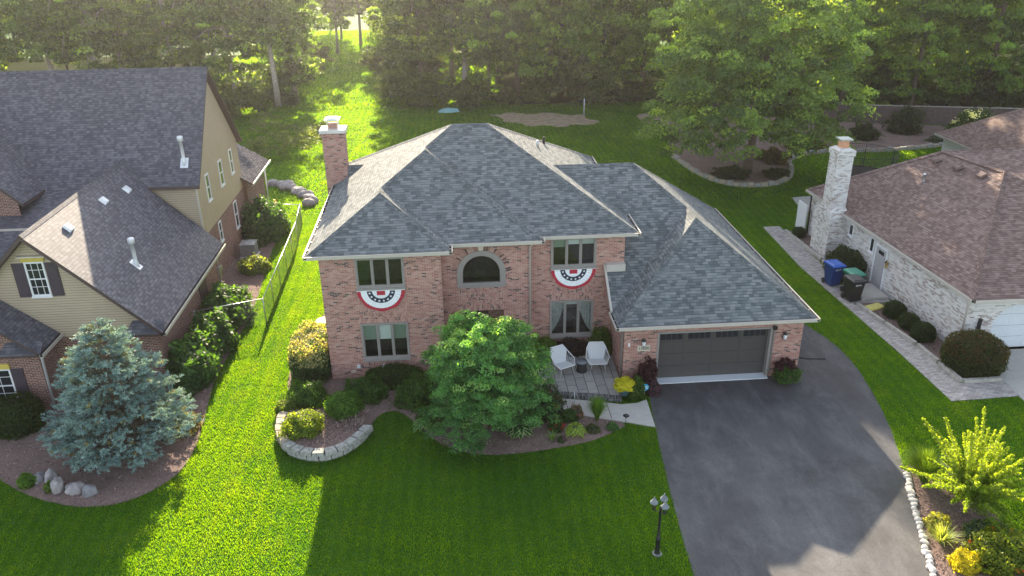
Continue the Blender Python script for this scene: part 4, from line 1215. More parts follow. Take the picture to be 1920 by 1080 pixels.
# walls: brick
mb = MB()
mb.set((-7.0, 0.1, 0), (0, 1, 0), (-1, 0, 0)); wall_holes(mb, 9.9, 0, 2.72, [], 'brick_red')
mb.set((-15.5, 0.1, 0), (1, 0, 0), (0, 1, 0)); wall_holes(mb, 8.5, 0, 2.62, [], 'brick_red')
mb.set((-7.6, 10.0, 0), (0, 1, 0), (-1, 0, 0)); wall_holes(mb, 9.0, 0, 3.1, [], 'brick_red')
mb.set((-7.6, 10.0, 0), (1, 0, 0), (0, 1, 0)); wall_holes(mb, 0.6, 0, 2.72, [], 'brick_red')
mb.set((-7.4, 19.0, 0), (0, 1, 0), (-1, 0, 0)); wall_holes(mb, 4.7, 0, 3.35, [], 'brick_red')
mb.set((-7.4, 23.7, 0), (-1, 0, 0), (0, -1, 0)); wall_holes(mb, 8, 0, 3.35, [], 'brick_red')
mb.set((-17.6, -1.3, 0), (1, 0, 0), (0, 1, 0)); wall_holes(mb, 6.35, 0, 2.75, [(3.6, 5.1, 0.45, 2.0)], 'brick_red', rev=0.1)
mb.set((-11.25, -1.3, 0), (0, 1, 0), (-1, 0, 0)); wall_holes(mb, 1.4, 0, 2.75, [], 'brick_red')
mb.set()
mb.poly([(-17.6, -1.3, 2.75), (-11.25, -1.3, 2.75), (-14.4, -1.3, 5.45)], 'brick_red')
mb.poly([(-21.9, 7.75, 5.1), (-15.3, 7.75, 5.1), (-15.3, 7.75, 6.35), (-18.6, 7.75, 9.6), (-21.9, 7.75, 6.35)], 'brick_red')
mb.poly([(-30, 3.6, 0), (-15.4, 3.6, 0), (-15.4, 3.6, 3.95), (-30, 3.6, 3.95)], 'brick_red')
mb.build('brick_wall', nh)
# walls: siding
mb = MB()
mb.poly([(-15.5, 0.1, 2.62), (-7.0, 0.1, 2.62), (-7.0, 0.1, 2.95), (-11.2, 0.1, 7.08), (-15.5, 0.1, 2.9)], 'siding_tan')
mb.build('siding_wall', nh); mb = MB()
mb.poly([(-7.6, 10.0, 3.1), (-7.6, 19.0, 3.1), (-7.6, 19.0, 6.15), (-7.6, 14.5, 10.95), (-7.6, 10.0, 6.15)], 'siding_tan')
mb.poly([(-13.5, 10.0, 2.7), (-7.6, 10.0, 2.7), (-7.6, 10.0, 6.2), (-13.5, 10.0, 6.2)], 'siding_tan')
mb.poly([(-7.6, 19.0, 0), (-20, 19.0, 0), (-20, 19.0, 6), (-7.6, 19.0, 6)], 'siding_tan')
mb.build('siding_wall', nh)
mb = MB(); mb.box(-7.62, -7.54, 9.94, 10.03, 3.1, 5.95, 'gutter'); mb.build('corner_board', nh)
# gable windows on the right side wall (double hung, white frames)
def hung(parent, o, u, n, w, h, grid=True, frame='trim_white', split=True, name='window'):
    mb = MB(o, u, n)
    f = 0.07
    mb.box(0, f, -.05, .0, 0, h, frame); mb.box(w - f, w, -.05, 0, 0, h, frame); mb.box(f, w - f, -.05, 0, h - f, h, frame); mb.box(f, w - f, -.05, 0, 0, f, frame)
    mb.box(-.03, w + .03, -.08, 0, -.07, -.002, frame)
    if split: mb.box(f, w - f, -.04, -.012, h / 2 - .025, h / 2 + .025, frame)
    if grid:
        for i in (1, 2): mb.box(w * i / 3 - .01, w * i / 3 + .01, -.03, -.012, f, h - f, frame)
        for z in (h * .27, h * .76): mb.box(f, w - f, -.028, -.012, z - .01, z + .01, frame)
    wd = mb.build(name, parent); wd['_o'] = parent['_o']
    mb = MB(o, u, n); mb.box(f, w - f, -.011, -.004, f, h - f, 'dark_glass'); mb.build('pane', wd)
    return wd
for y, w in ((11.7, 0.62), (14.4, 0.70), (16.85, 0.62)):
    hung(nh, (-7.6, y, 4.55), (0, 1, 0), (-1, 0, 0), w, 1.45, False)
hung(nh, (-7.6, 12.6, 1.85), (0, 1, 0), (-1, 0, 0), 0.55, 1.15, False)
hung(nh, (-7.6, 16.1, 1.35), (0, 1, 0), (-1, 0, 0), 0.7, 1.65, False)
# service door in the garage side wall
mb = MB((-7.0, 6.0, 0.1), (0, 1, 0), (-1, 0, 0)); mb.box(0, 0.95, -0.03, 0, 0, 2.1, 'trim_brown'); mb.box(-.08, 0, -.05, 0, 0, 2.18, 'trim_brown'); mb.box(.95, 1.03, -.05, 0, 0, 2.18, 'trim_brown'); mb.build('side_door', nh)
# gable front window with shutters and yellow head
w_ = hung(nh, (-11.56, 0.1, 4.55), (1, 0, 0), (0, 1, 0), 0.76, 1.5, True)
for x in (-12.05, -10.76):
    mb = MB((x, 0.1, 4.55)); mb.box(0, .46, -.045, 0, -.02, 1.45, 'shutter')
    for z in (0.06, 0.76): mb.box(.06, .40, -.06, -.045, z, z + .62, 'shutter', taper=.01)
    mb.build('shutter', nh)
mb = MB((-11.18, 0.1, 6.06)); mb.mesh([(-.42, -.06, 0), (.42, -.06, 0), (.48, -.10, .20), (-.48, -.10, .20), (-.42, 0, 0), (.42, 0, 0), (.48, 0, .2), (-.48, 0, .2)], [(0, 1, 2, 3), (0, 4, 5, 1), (1, 5, 6, 2), (3, 7, 4, 0)], 'yellow')
mb.box(-.55, .55, -.17, 0, .2, .26, 'stone_pale'); mb.build('window_head', nh)
# front wing window
w_ = hung(nh, (-14.0, -1.25, 0.45), (1, 0, 0), (0, 1, 0), 1.5, 1.55, True)
mb = MB((-12.45, -1.3, 0.4)); mb.box(0, .46, -.05, 0, 0, 1.62, 'shutter'); mb.build('shutter', nh)
mb = MB((-13.25, -1.3, 2.04)); mb.box(-.8, .8, -.08, 0, 0, .22, 'yellow'); mb.build('window_head', nh)
mb = MB((-13.25, -1.3, 0.2)); mb.box(-.85, .85, -.16, 0, 0, .17, 'trim_white'); mb.build('window_ledge', nh)
# flues and vents
def flue(o, base, h, sl):
    x, y, z = base
    mb = MB()
    mb.mesh([(x - .2, y - .2, z - .2 * sl[1] - .2 * sl[0] + .02), (x + .2, y - .2, z - .2 * sl[1] + .2 * sl[0] + .02), (x + .2, y + .2, z + .2 * sl[1] + .2 * sl[0] + .02), (x - .2, y + .2, z + .2 * sl[1] - .2 * sl[0] + .02)], [(0, 1, 2, 3)], 'metal_white')
    mb.lathe([(.14, z - .15), (.10, z + .16), (.085, z + .2), (.085, z + h), (.10, z + h)], 'metal_white', (x, y), 12)
    mb.lathe([(.10, z + h), (.14, z + h + .02), (.15, z + h + .2), (.13, z + h + .26), (.02, z + h + .28)], 'metal_white', (x, y), 12)
    mb.build('flue_pipe', o)
flue(nh, (-7.62 - 0.5, 10.6, bze + (10.6 - byF) * (bzr - bze) / (bR - byF)), 1.15, (0, 1.07))
flue(nh, (-8.42, 2.9, gzr - (gzr - gze) * (gxr + 8.42) / (gxr - gxe)), 1.0, (-.97, 0))
for x, y in ((-10.55, 2.2), (-10.5, 5.9), (-10.3, 8.2)):
    z = gzr - (gzr - gze) * (x - gxr) / (gxe - gxr)
    mb = MB((x, y, z), (0.717, 0, -0.697), (0, 1, 0), (0.697, 0, 0.717)); mb.box(-.2, .2, -.2, .2, 0, .12, 'metal_white', .04); mb.build('roof_vent', nh)
# utility meters on the side wall
mb = MB((-7.0, 9.2, 0), (0, 1, 0), (-1, 0, 0)); mb.box(0, .28, -.12, 0, 1.0, 1.7, 'metal'); mb.tube([(.14, -.06, 1.0), (.14, -.06, .1)], .04, 'metal', 6); mb.tube([(.14, -.06, 1.7), (.14, -.06, 2.6)], .03, 'metal', 6); mb.box(.45, .65, -.1, 0, 1.3, 1.6, 'metal'); mb.build('utility_meter', nh)

# ================================================================ RIGHT NEIGHBOUR (ranch)
rh = thing('ranch_house', 'single storey ranch house in whitewashed brick with brown shingle hip roof', 'house', (32, 6, 0))
rh_o = rh['_o']
B_ = 'shingle_brown'
E0 = (27.55, 15.35, 2.8); E1 = (28.2, -0.75, 2.8); FP = (34.25, 7.5, 6.0); RP = (33.45, 11.7, 6.0); E2 = (40.4, -0.9, 2.8)
mb = MB()
rp = [[E0, E1, FP, RP], [E1, E2, FP], [E2, (41, 4, 2.8), (38.4, 9.4, 5.1), FP], [FP, (41.0, 4.2, 3.1), (50, 4.2, 3.1), (50, 11.8, 6.02), RP], [E0, RP, (50, 11.8, 6.02), (50, 15.5, 2.8)]]
for p in rp: mb.poly(p, B_)
mb.poly([(E0[0], E0[1], 2.68), (E1[0], E1[1], 2.68), (40.4, -.9, 2.68), (50, 4, 2.68), (50, 15.5, 2.68)], 'gutter')
rr_ = mb.build('roof', rh); rr_['_o'] = rh_o
q0, q1, q2, q3, q4 = [pnorm(p) for p in rp]
mb = MB()
for a, b, n1, n2 in ((E1, FP, q0, q1), (E0, RP, q0, q4), (RP, FP, q0, q3), (E2, FP, q1, q2), (RP, (50, 11.8, 6.02), q3, q4)): cap_strip(mb, a, b, n1, n2, B_, 0.2, 0.05)
mb.build('ridge_cap', rr_)
for t in (0.12, 0.5, 0.88):
    x = RP[0] + (FP[0] - RP[0]) * t - 0.75; y = RP[1] + (FP[1] - RP[1]) * t; 
    z = 6.0 - 0.75 * (3.2 / 6.5)
    mb = MB((x, y, z), (0.9, 0, 0.43), (0, 1, 0), (-0.43, 0, 0.9)); mb.box(-.22, .22, -.25, .25, 0, .14, B_, .03); mb.build('roof_vent', rr_)
mb = MB((31.6, 10.1, 4.75)); mb.lathe([(.14, -.15), (.07, .1), (.06, .35), (.09, .36), (.09, .45), (.02, .5)], 'metal', n=10); mb.build('vent_pipe', rr_)
mb = MB(); d_ = (Vector(E1) - Vector(E0)).normalized(); out_ = Vector((d_.y, -d_.x, 0)); 
gutter_run(mb, E0, E1, (-d_.y * -1 if False else d_.y, -d_.x, 0), 'gutter', brackets=False)
gutter_run(mb, E1, E2, (0, -1, 0), 'gutter', brackets=False); mb.build('gutter', rr_)
# third roof, rear
mb = MB(); T0 = (43.06, 27.83, 2.8); T1 = (43.06, 12.5, 2.8); T2 = (60, 27.83, 2.8); T3 = (60, 12.5, 2.8); TR0 = (51.0, 20.5, 8.0); TR1 = (51.0, 19.5, 8.0)
rp = [[T0, T1, TR1, TR0], [T1, T3, TR1], [T3, T2, TR0, TR1], [T2, T0, TR0]]
for p in rp: mb.poly(p, B_)
mb.poly([(43.06, 27.8, 2.68), (43.06, 12.5, 2.68), (60, 12.5, 2.68), (60, 27.8, 2.68)], 'gutter')
r3 = mb.build('rear_roof', rh); r3['_o'] = rh_o
mb = MB(); cap_strip(mb, T0, TR0, pnorm(rp[0]), pnorm(rp[3]), B_, 0.2, 0.05); mb.build('ridge_cap', r3)
mb = MB(); gutter_run(mb, T0, T1, (-1, 0, 0), 'gutter', brackets=False); mb.build('gutter', r3)
# walls
wd_ = (Vector((28.25, -0.4, 0)) - Vector((27.75, 15.0, 0))); WL = wd_.length; wd_.normalize()
mb = MB((27.75, 15.0, 0), wd_, Vector((-wd_.y, wd_.x, 0)))
wall_holes(mb, WL, 0, 2.72, [], 'brick_white')
mb.set((28.25, -0.4, 0), (1, 0, 0), (0, 1, 0))
wall_holes(mb, 11.8, 0, 2.72, [(1.35, 6.5, 0, 2.3)], 'brick_white', rev=0.25)
mb.set((27.75, 15.0, 0), (1, 0, 0), (0, -1, 0)); wall_holes(mb, 22, 0, 2.72, [], 'brick_white')
mb.set(); mb.poly([(43.5, 27.4, 0), (43.5, 12, 0), (43.5, 12, 2.7), (43.5, 27.4, 2.7)], 'trim_white'); mb.poly([(43.5, 27.4, 0), (43.5, 27.4, 2.7), (59, 27.4, 2.7), (59, 27.4, 0)], 'trim_white')
mb.build('wall', rh)
mb = MB((27.75, 15.0, 0), wd_, Vector((-wd_.y, wd_.x, 0))); mb.box(1.0, WL, -0.02, 0.0, 0, 0.28, 'wood_foundation'); mb.build('foundation', rh)
# arch corners of garage opening + door
mb = MB((29.6, -0.4, 0))
for i in range(7):
    t0, t1 = i / 7, (i + 1) / 7
    f = lambda t: 2.3 - 0.75 * (1 - t) ** 2.2
    mb.poly([(0.0 + t0, -0.002, f(t0)), (t1, -0.002, f(t1)), (t1, -0.002, 2.302), (t0, -0.002, 2.302)], 'brick_white')
    mb.poly([(t0, -0.002, f(t0)), (t0, .2, f(t0)), (t1, .2, f(t1)), (t1, -0.002, f(t1))], 'trim_brown')
mb.build('arch_corner', rh)
mb = MB((29.6, -0.18, 0))
for i in range(4):
    mb.box(0, 5.15, 0, .05, i * .575 + .01, i * .575 + .57, 'garage_white')
    for j in range(6): mb.box(.1 + j * .85, .85 + j * .85, -.01, 0, i * .575 + .1, i * .575 + .48, 'garage_white', taper=.004)
mb.build('garage_door', rh)
UW = (wd_.x, wd_.y, 0); NW = (-wd_.y, wd_.x, 0)
def on_wall(t): return (27.75 + wd_.x * t, 15.0 + wd_.y * t, 0)
o = on_wall(7.75)
mb = MB((o[0], o[1], 0.15), UW, NW); mb.box(0, 1.0, -.02, 0, 0, 2.1, 'door_grey'); mb.box(-.1, 0, -.06, 0, 0, 2.2, 'trim_white'); mb.box(1.0, 1.1, -.06, 0, 0, 2.2, 'trim_white'); mb.box(0, 1.0, -.06, 0, 2.1, 2.2, 'trim_white')
for i in range(2):
    for j in range(2): mb.box(.12 + .42 * i, .46 + .42 * i, -.035, -.02, .2 + .85 * j, .9 + .85 * j, 'door_grey')
sdv = mb.build('side_door', rh); sdv['_o'] = rh_o
mb = MB((o[0], o[1], 0.15), UW, NW); mb.box(.25, .75, -.03, -.02, 1.75, 1.95, 'dark_glass'); mb.build('door_window', sdv)
o = on_wall(8.98)
mb = MB((o[0], o[1], 1.65), UW, NW); mb.lathe([(.03, -.22), (.07, -.18), (.07, .05), (.09, .12), (.03, .22)], 'brass', (0, -.1), 8); mb.box(-.03, .03, -.1, 0, -.02, .04, 'black'); mb.lathe([(.095, .1), (.06, .17), (.02, .24)], 'black', (0, -.11), 8); mb.build('wall_lamp', rh)
for t, w, z0, h in ((7.05, .45, 1.65, .85), (4.75, .5, 1.75, .7)):
    o = on_wall(t); hung(rh, (o[0], o[1], z0), UW, NW, w, h, False, 'trim_white', False)
mb = MB((28.95, -0.4, 1.45)); mb.box(-.06, .06, -.12, 0, -.25, .25, 'black'); mb.build('wall_lamp', rh)
mb = MB(); mb.tube([(28.15, -0.55, 2.65), (28.2, -0.45, 2.4), (28.22, -.45, .1)], .05, 'gutter', 6); mb.build('downpipe', rh)
mb = MB(); mb.tube([(27.6, 14.85, 2.65), (27.66, 14.85, .1)], .05, 'gutter_dark', 6); mb.box(27.5, 27.6, 15.0, 16.3, 0, 1.8, 'trim_white'); mb.build('downpipe', rh)
# chimney
mb = MB(); mb.box(26.95, 28.1, 10.75, 12.75, 0, 2.55, 'brick_white')
mb.mesh([(26.95, 10.75, 2.55), (28.1, 10.75, 2.55), (28.1, 12.75, 2.55), (26.95, 12.75, 2.55), (26.98, 11.1, 3.1), (27.9, 11.1, 3.1), (27.9, 12.1, 3.1), (26.98, 12.1, 3.1)], [(0, 1, 5, 4), (1, 2, 6, 5), (2, 3, 7, 6), (3, 0, 4, 7)], 'brick_white')
mb.box(26.98, 27.9, 11.1, 12.1, 3.1, 6.05, 'brick_white'); mb.box(26.92, 27.96, 11.04, 12.16, 6.05, 6.35, 'brick_white'); mb.box(27.0, 27.88, 11.12, 12.08, 6.35, 6.45, 'brick_white', 0.1)
ch = mb.build('chimney', rh); ch['_o'] = rh_o
mb = MB(); mb.box(27.22, 27.66, 11.38, 11.82, 6.45, 6.85, 'terracotta'); mb.build('flue', ch)
mb = MB(); mb.box(27.08, 27.8, 11.24, 11.96, 6.88, 6.96, 'metal'); mb.build('cap', ch)

# ================================================================ YARD THINGS
# chain-link fence
fe = thing('chain_link_fence', 'silver chain link fence with top rail between the siding house and the lit grass strip', 'fence', (-4.1, 12, 0))
fpts = [(-7.0, 4.65), (-3.97, 5.74), (-4.2, 16.8), (-4.5, 20.3), (-6.6, 20.6)]
FH = 1.38
mb = MB(); 
for i, (a, b) in enumerate(zip(fpts[:-1], fpts[1:])):
    mb.tube([(a[0], a[1], FH), (b[0], b[1], FH)], 0.022, 'metal', 6)
mb.build('top_rail', fe)
for i, (a, b) in enumerate(zip(fpts[:-1], fpts[1:])):
    L = math.dist(a, b); n = max(1, round(L / 2.4))
    for k in range(n + (1 if i == 3 else 0)):
        x = a[0] + (b[0] - a[0]) * k / n; y = a[1] + (b[1] - a[1]) * k / n
        mb = MB(); mb.tube([(x, y, 0), (x, y, FH + .04)], 0.03 if k == 0 else 0.022, 'metal', 6); mb.build('post', fe)
mb = MB()
for a, b in zip(fpts[:-1], fpts[1:]):
    A = Vector((a[0], a[1], 0)); Bv = Vector((b[0], b[1], 0)); L = (Bv - A).length; d = (Bv - A).normalized(); nn = Vector((-d.y, d.x, 0))
    mb.set(A, d, nn); s = 0.085; n = int((L + FH) / s)
    for i in range(n):
        t = i * s
        for sgn in (1, -1):
            # wire from (t-FH..t)
            a0 = t - FH; a1 = t; z0, z1 = (0.02, FH) if sgn > 0 else (FH, 0.02)
            k0 = max(0, -a0 / FH); k1 = min(1, (L - a0) / FH)
            if k1 <= k0: continue
            p = (a0 + (a1 - a0) * k0, 0.006 * sgn, z0 + (z1 - z0) * k0); q = (a0 + (a1 - a0) * k1, 0.006 * sgn, z0 + (z1 - z0) * k1)
            r = 0.0021
            mb.mesh([(p[0] - r, p[1], p[2]), (p[0] + r, p[1] + r, p[2]), (p[0] + r, p[1] - r, p[2]), (q[0] - r, q[1], q[2]), (q[0] + r, q[1] + r, q[2]), (q[0] + r, q[1] - r, q[2])],
                    [(0, 1, 4, 3), (1, 2, 5, 4), (2, 0, 3, 5)], 'fence_green')
mb.set(); mb.build('wire_mesh', fe)

# lamp post
lp = thing('lamp_post', 'black post with three lantern heads on the lawn beside the driveway', 'lamp post', (11.54, -11.73, 0))
mb = MB((11.54, -11.73, 0)); mb.lathe([(.10, 0), (.10, .06), (.075, .1), (.07, .55), (.085, .6), (.085, .63), (.045, .68), (.035, 1.75), (.05, 1.8), (.02, 1.9)], 'black', n=12)
mb.lathe([(.17, 0.0), (.15, .03), (.1, .05)], 'boulder_grey', n=12)
mb.build('post', lp)
for k in range(3):
    a = math.pi * (0.28 + 2 * k / 3)
    x, y = 0.21 * math.cos(a), 0.21 * math.sin(a)
    mb = MB((11.54, -11.73, 0)); mb.tube([(0, 0, 1.74), (x * .6, y * .6, 1.66), (x, y, 1.76)], .012, 'black', 6)
    mb.lathe([(.055, 1.76), (.06, 1.79), (.05, 1.80)], 'black', (x, y), 8, False)
    mb.lathe([(.125, 2.0), (.13, 2.02), (.085, 2.08), (.05, 2.13), (.03, 2.16), (.012, 2.23)], 'pot_grey', (x, y), 8, False)
    for q in range(4):
        b = math.pi / 4 + q * math.pi / 2
        mb.tube([(x + .052 * math.cos(b), y + .052 * math.sin(b), 1.79), (x + .1 * math.cos(b), y + .1 * math.sin(b), 2.0)], .007, 'black', 4)
    ln = mb.build('lantern', lp); ln['_o'] = lp['_o']
    mb = MB((11.54, -11.73, 0)); mb.lathe([(.045, 1.80), (.085, 1.995)], 'lamp_glass', (x, y), 8, False); mb.build('lantern_glass', ln)

# path light
pt = thing('path_light', 'small black mushroom path light on the lawn corner by the front walk', 'path light', (12.0, -4.7, 0))
mb = MB((12.0, -4.75, 0)); mb.tube([(0, 0, 0), (0, 0, .42)], .012, 'black', 6); mb.build('stake', pt)
mb = MB((12.0, -4.75, 0)); mb.lathe([(.03, .40), (.05, .42), (.045, .47), (.13, .49), (.05, .56), (.01, .58)], 'black', n=10); mb.build('shade', pt)

# patio chairs
def chair(loc, rot, label):
    t = thing('patio_chair', label, 'chair', (0, 0, 0), 'two white cord patio chairs')
    cs = [(-.36, -.30, .44), (.36, -.30, .44), (.29, .30, .36), (-.29, .30, .36)]        # seat front, rear
    bk = [(.30, .62, 1.02), (-.30, .62, 1.02)]
    armL = (-.50, -.02, .62); armR = (.50, -.02, .62); shL = (-.42, .48, .82); shR = (.42, .48, .82)
    mb = MB(); mb.mesh(cs, [(0, 1, 2, 3)], 'chair_cord'); 
    for i in range(9):
        x = -.3 + .075 * i; mb.tube([(x, -.3, .447), (x * .8, .3, .367)], .008, 'chair_frame', 4)
    mb.build('seat', t)
    mb = MB(); mb.mesh([cs[3], cs[2], bk[0], bk[1]], [(0, 1, 2, 3)], 'chair_cord'); mb.mesh([cs[3], bk[1], shL], [(0, 1, 2)], 'chair_cord'); mb.mesh([cs[2], shR, bk[0]], [(0, 1, 2)], 'chair_cord')
    for i in range(9):
        x = -.28 + .07 * i; mb.tube([(x, .295, .37), (x * 1.02, .612, 1.02)], .008, 'chair_frame', 4)
    mb.build('backrest', t)
    for s_, arm, sh, c0, c1 in ((-1, armL, shL, cs[0], cs[3]), (1, armR, shR, cs[1], cs[2])):
        mb = MB()
        for i in range(9):
            k = i / 8
            lo = Vector(c0).lerp(Vector(c1), k); hi = Vector(c0).lerp(Vector(arm), k * 2) if k < .5 else Vector(arm).lerp(Vector(sh), k * 2 - 1)
            mb.tube([tuple(lo), tuple(hi)], .009, 'chair_cord', 4)
            if i: mb.tube([tuple(pl_.lerp(ph_, .5)), tuple(lo.lerp(hi, .5))], .007, 'chair_cord', 4)
            pl_, ph_ = lo, hi
        mb.build('arm_panel', t)
    mb = MB(); mb.tube([cs[0], armL, shL, bk[1], bk[0], shR, armR, cs[1], cs[0]], .02, 'chair_frame', 6); mb.tube([cs[0], cs[3], cs[2], cs[1]], .014, 'chair_frame', 6); mb.build('frame', t)
    for x, y in ((-.3, -.24), (.3, -.24), (-.26, .28), (.26, .28)):
        mb = MB(); z = .42 if y < 0 else .36
        mb.tube([(x * .8, y, z), (x * 1.12, y * 1.2, 0.0), (x * .95, y * 1.0, z)], .008, 'chair_frame', 5); mb.build('leg', t)
    t.location = loc; t.rotation_euler = (0, 0, rot); t.scale = (1.02, 1.02, 1.02)
    return t
chair((10.1, -0.75, 0.165), 0.42, 'white cord patio chair turned towards the side table, beside the leafy front tree')
chair((11.6, -0.6, 0.165), -0.05, 'white cord patio chair facing the front walk, nearer to the garage')
st = thing('side_table', 'small black drum side table between the two patio chairs', 'table', (10.9, -0.65, 0.165))
mb = MB((10.9, -0.65, 0.165)); mb.lathe([(.22, 0), (.24, .05), (.20, .25), (.24, .45), (.24, .47)], 'black_rough', n=18); mb.build('base', st)
mb = MB((10.9, -0.65, 0.165)); mb.lathe([(.27, .472), (.27, .50)], 'pot_grey', n=18); mb.build('tabletop', st)

# wheeled bins
def bin_(loc, rot, body, lid, label, number):
    t = thing('wheeled_bin', label, 'bin', (0, 0, 0), 'wheeled bins on the paver walk')
    mb = MB(); mb.mesh([(-.24, -.27, .06), (.24, -.27, .06), (.24, .22, .06), (-.24, .22, .06), (-.30, -.38, 1.0), (.30, -.38, 1.0), (.30, .34, 1.0), (-.30, .34, 1.0)],
        [(0, 3, 2, 1), (0, 1, 5, 4), (1, 2, 6, 5), (2, 3, 7, 6), (3, 0, 4, 7)], body)
    mb.box(-.33, .33, -.41, .37, .97, 1.03, body); mb.box(-.26, .26, -.40, -.37, .80, .83, body)
    mb.build('body', t)
    mb = MB(); mb.box(-.34, .34, -.44, .40, 1.035, 1.09, lid, .02); mb.box(-.27, .27, -.36, .30, 1.09, 1.12, lid, .04); mb.box(-.2, .2, .36, .44, 1.02, 1.07, lid)
    for x in (-.15, 0, .15): mb.box(x - .02, x + .02, -.34, .28, 1.12, 1.13, lid)
    mb.build('lid', t)
    for x in (-.31, .25):
        mb = MB((x, .27, .13), (0, 1, 0), (0, 0, 1), (1, 0, 0)); mb.lathe([(.12, 0), (.13, .01), (.13, .05), (.12, .06)], 'black_rough', n=14); mb.build('wheel', t)
    mb = MB(); mb.tube([(-.25, .36, 1.0), (-.25, .45, 1.02), (.25, .45, 1.02), (.25, .36, 1.0)], .015, body, 6); mb.build('handle', t)
    mb = MB(); mb.poly([(-.14, -.362, .78), (.14, -.362, .78), (.14, -.375, .90), (-.14, -.375, .90)], 'label_white'); lb = mb.build('number_label', t); 
    text_part(number, .11, 'black', 'digits', t, (0, -.375, .84), (1, 0, 0), (0, -.11, 1))
    t.location = loc; t.rotation_euler = (0, 0, rot); t.scale = (1.15, 1.15, 1.15)
bin_((25.85, 7.35, .035), R(8), 'bin_blue', 'bin_blue_lid', 'blue wheeled bin, farthest back of the three bins', '15606')
bin_((26.35, 6.15, .035), R(8), 'bin_green', 'bin_green_lid', 'green wheeled bin standing between the blue and the black bin', '15606')
bin_((26.0, 5.35, .035), R(6), 'bin_black', 'bin_black', 'black wheeled bin in front of the green one', '15606')

# AC unit
ac = thing('air_conditioner', 'grey air conditioner box with round fan grille by the siding house wall', 'air conditioner', (-7.0, 14.8, 0))
AX, AY = -6.75, 15.0
mb = MB((AX, AY, 0)); mb.box(-.42, .42, -.42, .42, 0.08, .85, 'metal'); 
for i in range(9): mb.box(-.43, .43, -.43, .43, .13 + i * .08, .15 + i * .08, 'pot_grey')
mb.box(-.45, .45, -.45, .45, .85, .88, 'metal'); mb.box(-.5, .5, -.5, .5, 0.02, .08, 'concrete_cap')
a_ = mb.build('cabinet', ac); mb = MB((AX, AY, 0)); mb.lathe([(.34, .882), (.34, .90), (.30, .90)], 'metal', n=20); mb.lathe([(.30, .884), (.30, .89)], 'black_rough', n=20)
for k in range(8):
    b = k * math.pi / 8; mb.tube([(.33 * math.cos(b), .33 * math.sin(b), .905), (-.33 * math.cos(b), -.33 * math.sin(b), .905)], .006, 'metal', 4)
mb.build('fan_grille', ac)

# stone ring wall of the left bed, blocks as parts
rwth = thing('retaining_wall', 'curved low wall of pale stone blocks round the front bed left of the house', 'garden wall', (-.2, -5, 0))
ring = [(-1.50, -2.75), (-1.72, -3.35), (-1.62, -4.05), (-1.36, -4.9), (-0.80, -5.55), (-0.05, -5.90), (0.75, -5.88), (1.35, -5.45), (1.8, -4.75), (2.1, -4.1)]
ring = smooth_poly(ring, 2, False)
seg = [0.0]
for a, b in zip(ring[:-1], ring[1:]): seg.append(seg[-1] + math.dist(a, b))
def at_len(s):
    for i in range(len(seg) - 1):
        if s <= seg[i + 1]:
            k = (s - seg[i]) / (seg[i + 1] - seg[i]); a, b = ring[i], ring[i + 1]
            return Vector((a[0] + (b[0] - a[0]) * k, a[1] + (b[1] - a[1]) * k, 0)), Vector((b[0] - a[0], b[1] - a[1], 0)).normalized()
    return Vector((*ring[-1], 0)), Vector((ring[-1][0] - ring[-2][0], ring[-1][1] - ring[-2][1], 0)).normalized()
rb = random.Random(5)
for course in range(2):
    Lt = seg[-1]; nb = 15; bl = Lt / nb
    for i in range(nb):
        
        s = (i + (0.5 if course == 1 else 0)) * bl + bl / 2
        if s > Lt - bl * .4: continue
        p, d = at_len(s); nn = Vector((-d.y, d.x, 0))
        z0 = course * .27; hb = .26 if course == 0 else .13; a = rb.uniform(-.02, .02)
        mb = MB(p, d, nn); w = bl / 2 - .012; q = rb.uniform(0, .012)
        b0 = -.02 + a - (0.05 if course == 1 else 0.0)
        mb.mesh([(-w, b0, z0), (w, b0, z0), (w * .9, .26, z0), (-w * .9, .26, z0), (-w + .01, b0 + .02, z0 + hb + q), (w - .01, b0 + .02, z0 + hb + q), (w * .86 - .01, .27, z0 + hb), (-w * .86 + .01, .27, z0 + hb)],
                [(4, 5, 6, 7), (0, 1, 5, 4), (1, 2, 6, 5), (2, 3, 7, 6), (3, 0, 4, 7)], 'block_stone' if s > Lt * .35 else rb.choice(['block_tan', 'block_stone']))
        mb.build('stone_block', rwth)
# raised soil inside the ring
innr = [(p[0] * .93 - .01, (p[1] + 3.5) * .93 - 3.5 + .05) for p in ring] + [(2.1, -3.0), (1.4, -1.6), (-1.2, -1.6)]
mb = MB(); cx = sum(p[0] for p in innr) / len(innr); cy = sum(p[1] for p in innr) / len(innr)
for i in range(len(innr)):
    a, b = innr[i], innr[(i + 1) % len(innr)]
    def zz(p): return 0.36 if p[1] < -4 or p[0] < -1.3 else 0.10
    mb.poly([(a[0], a[1], zz(a) if i < len(ring) - 6 else .04), (b[0], b[1], zz(b) if i + 1 < len(ring) - 6 else .04), (cx, cy, .34)], 'mulch')
struct(mb, 'raised_bed')
chips([(p[0] * .9, (p[1] + 3.5) * .9 - 3.5) for p in innr[:-2]], .345, 7000, 'mulch_chips', .03)

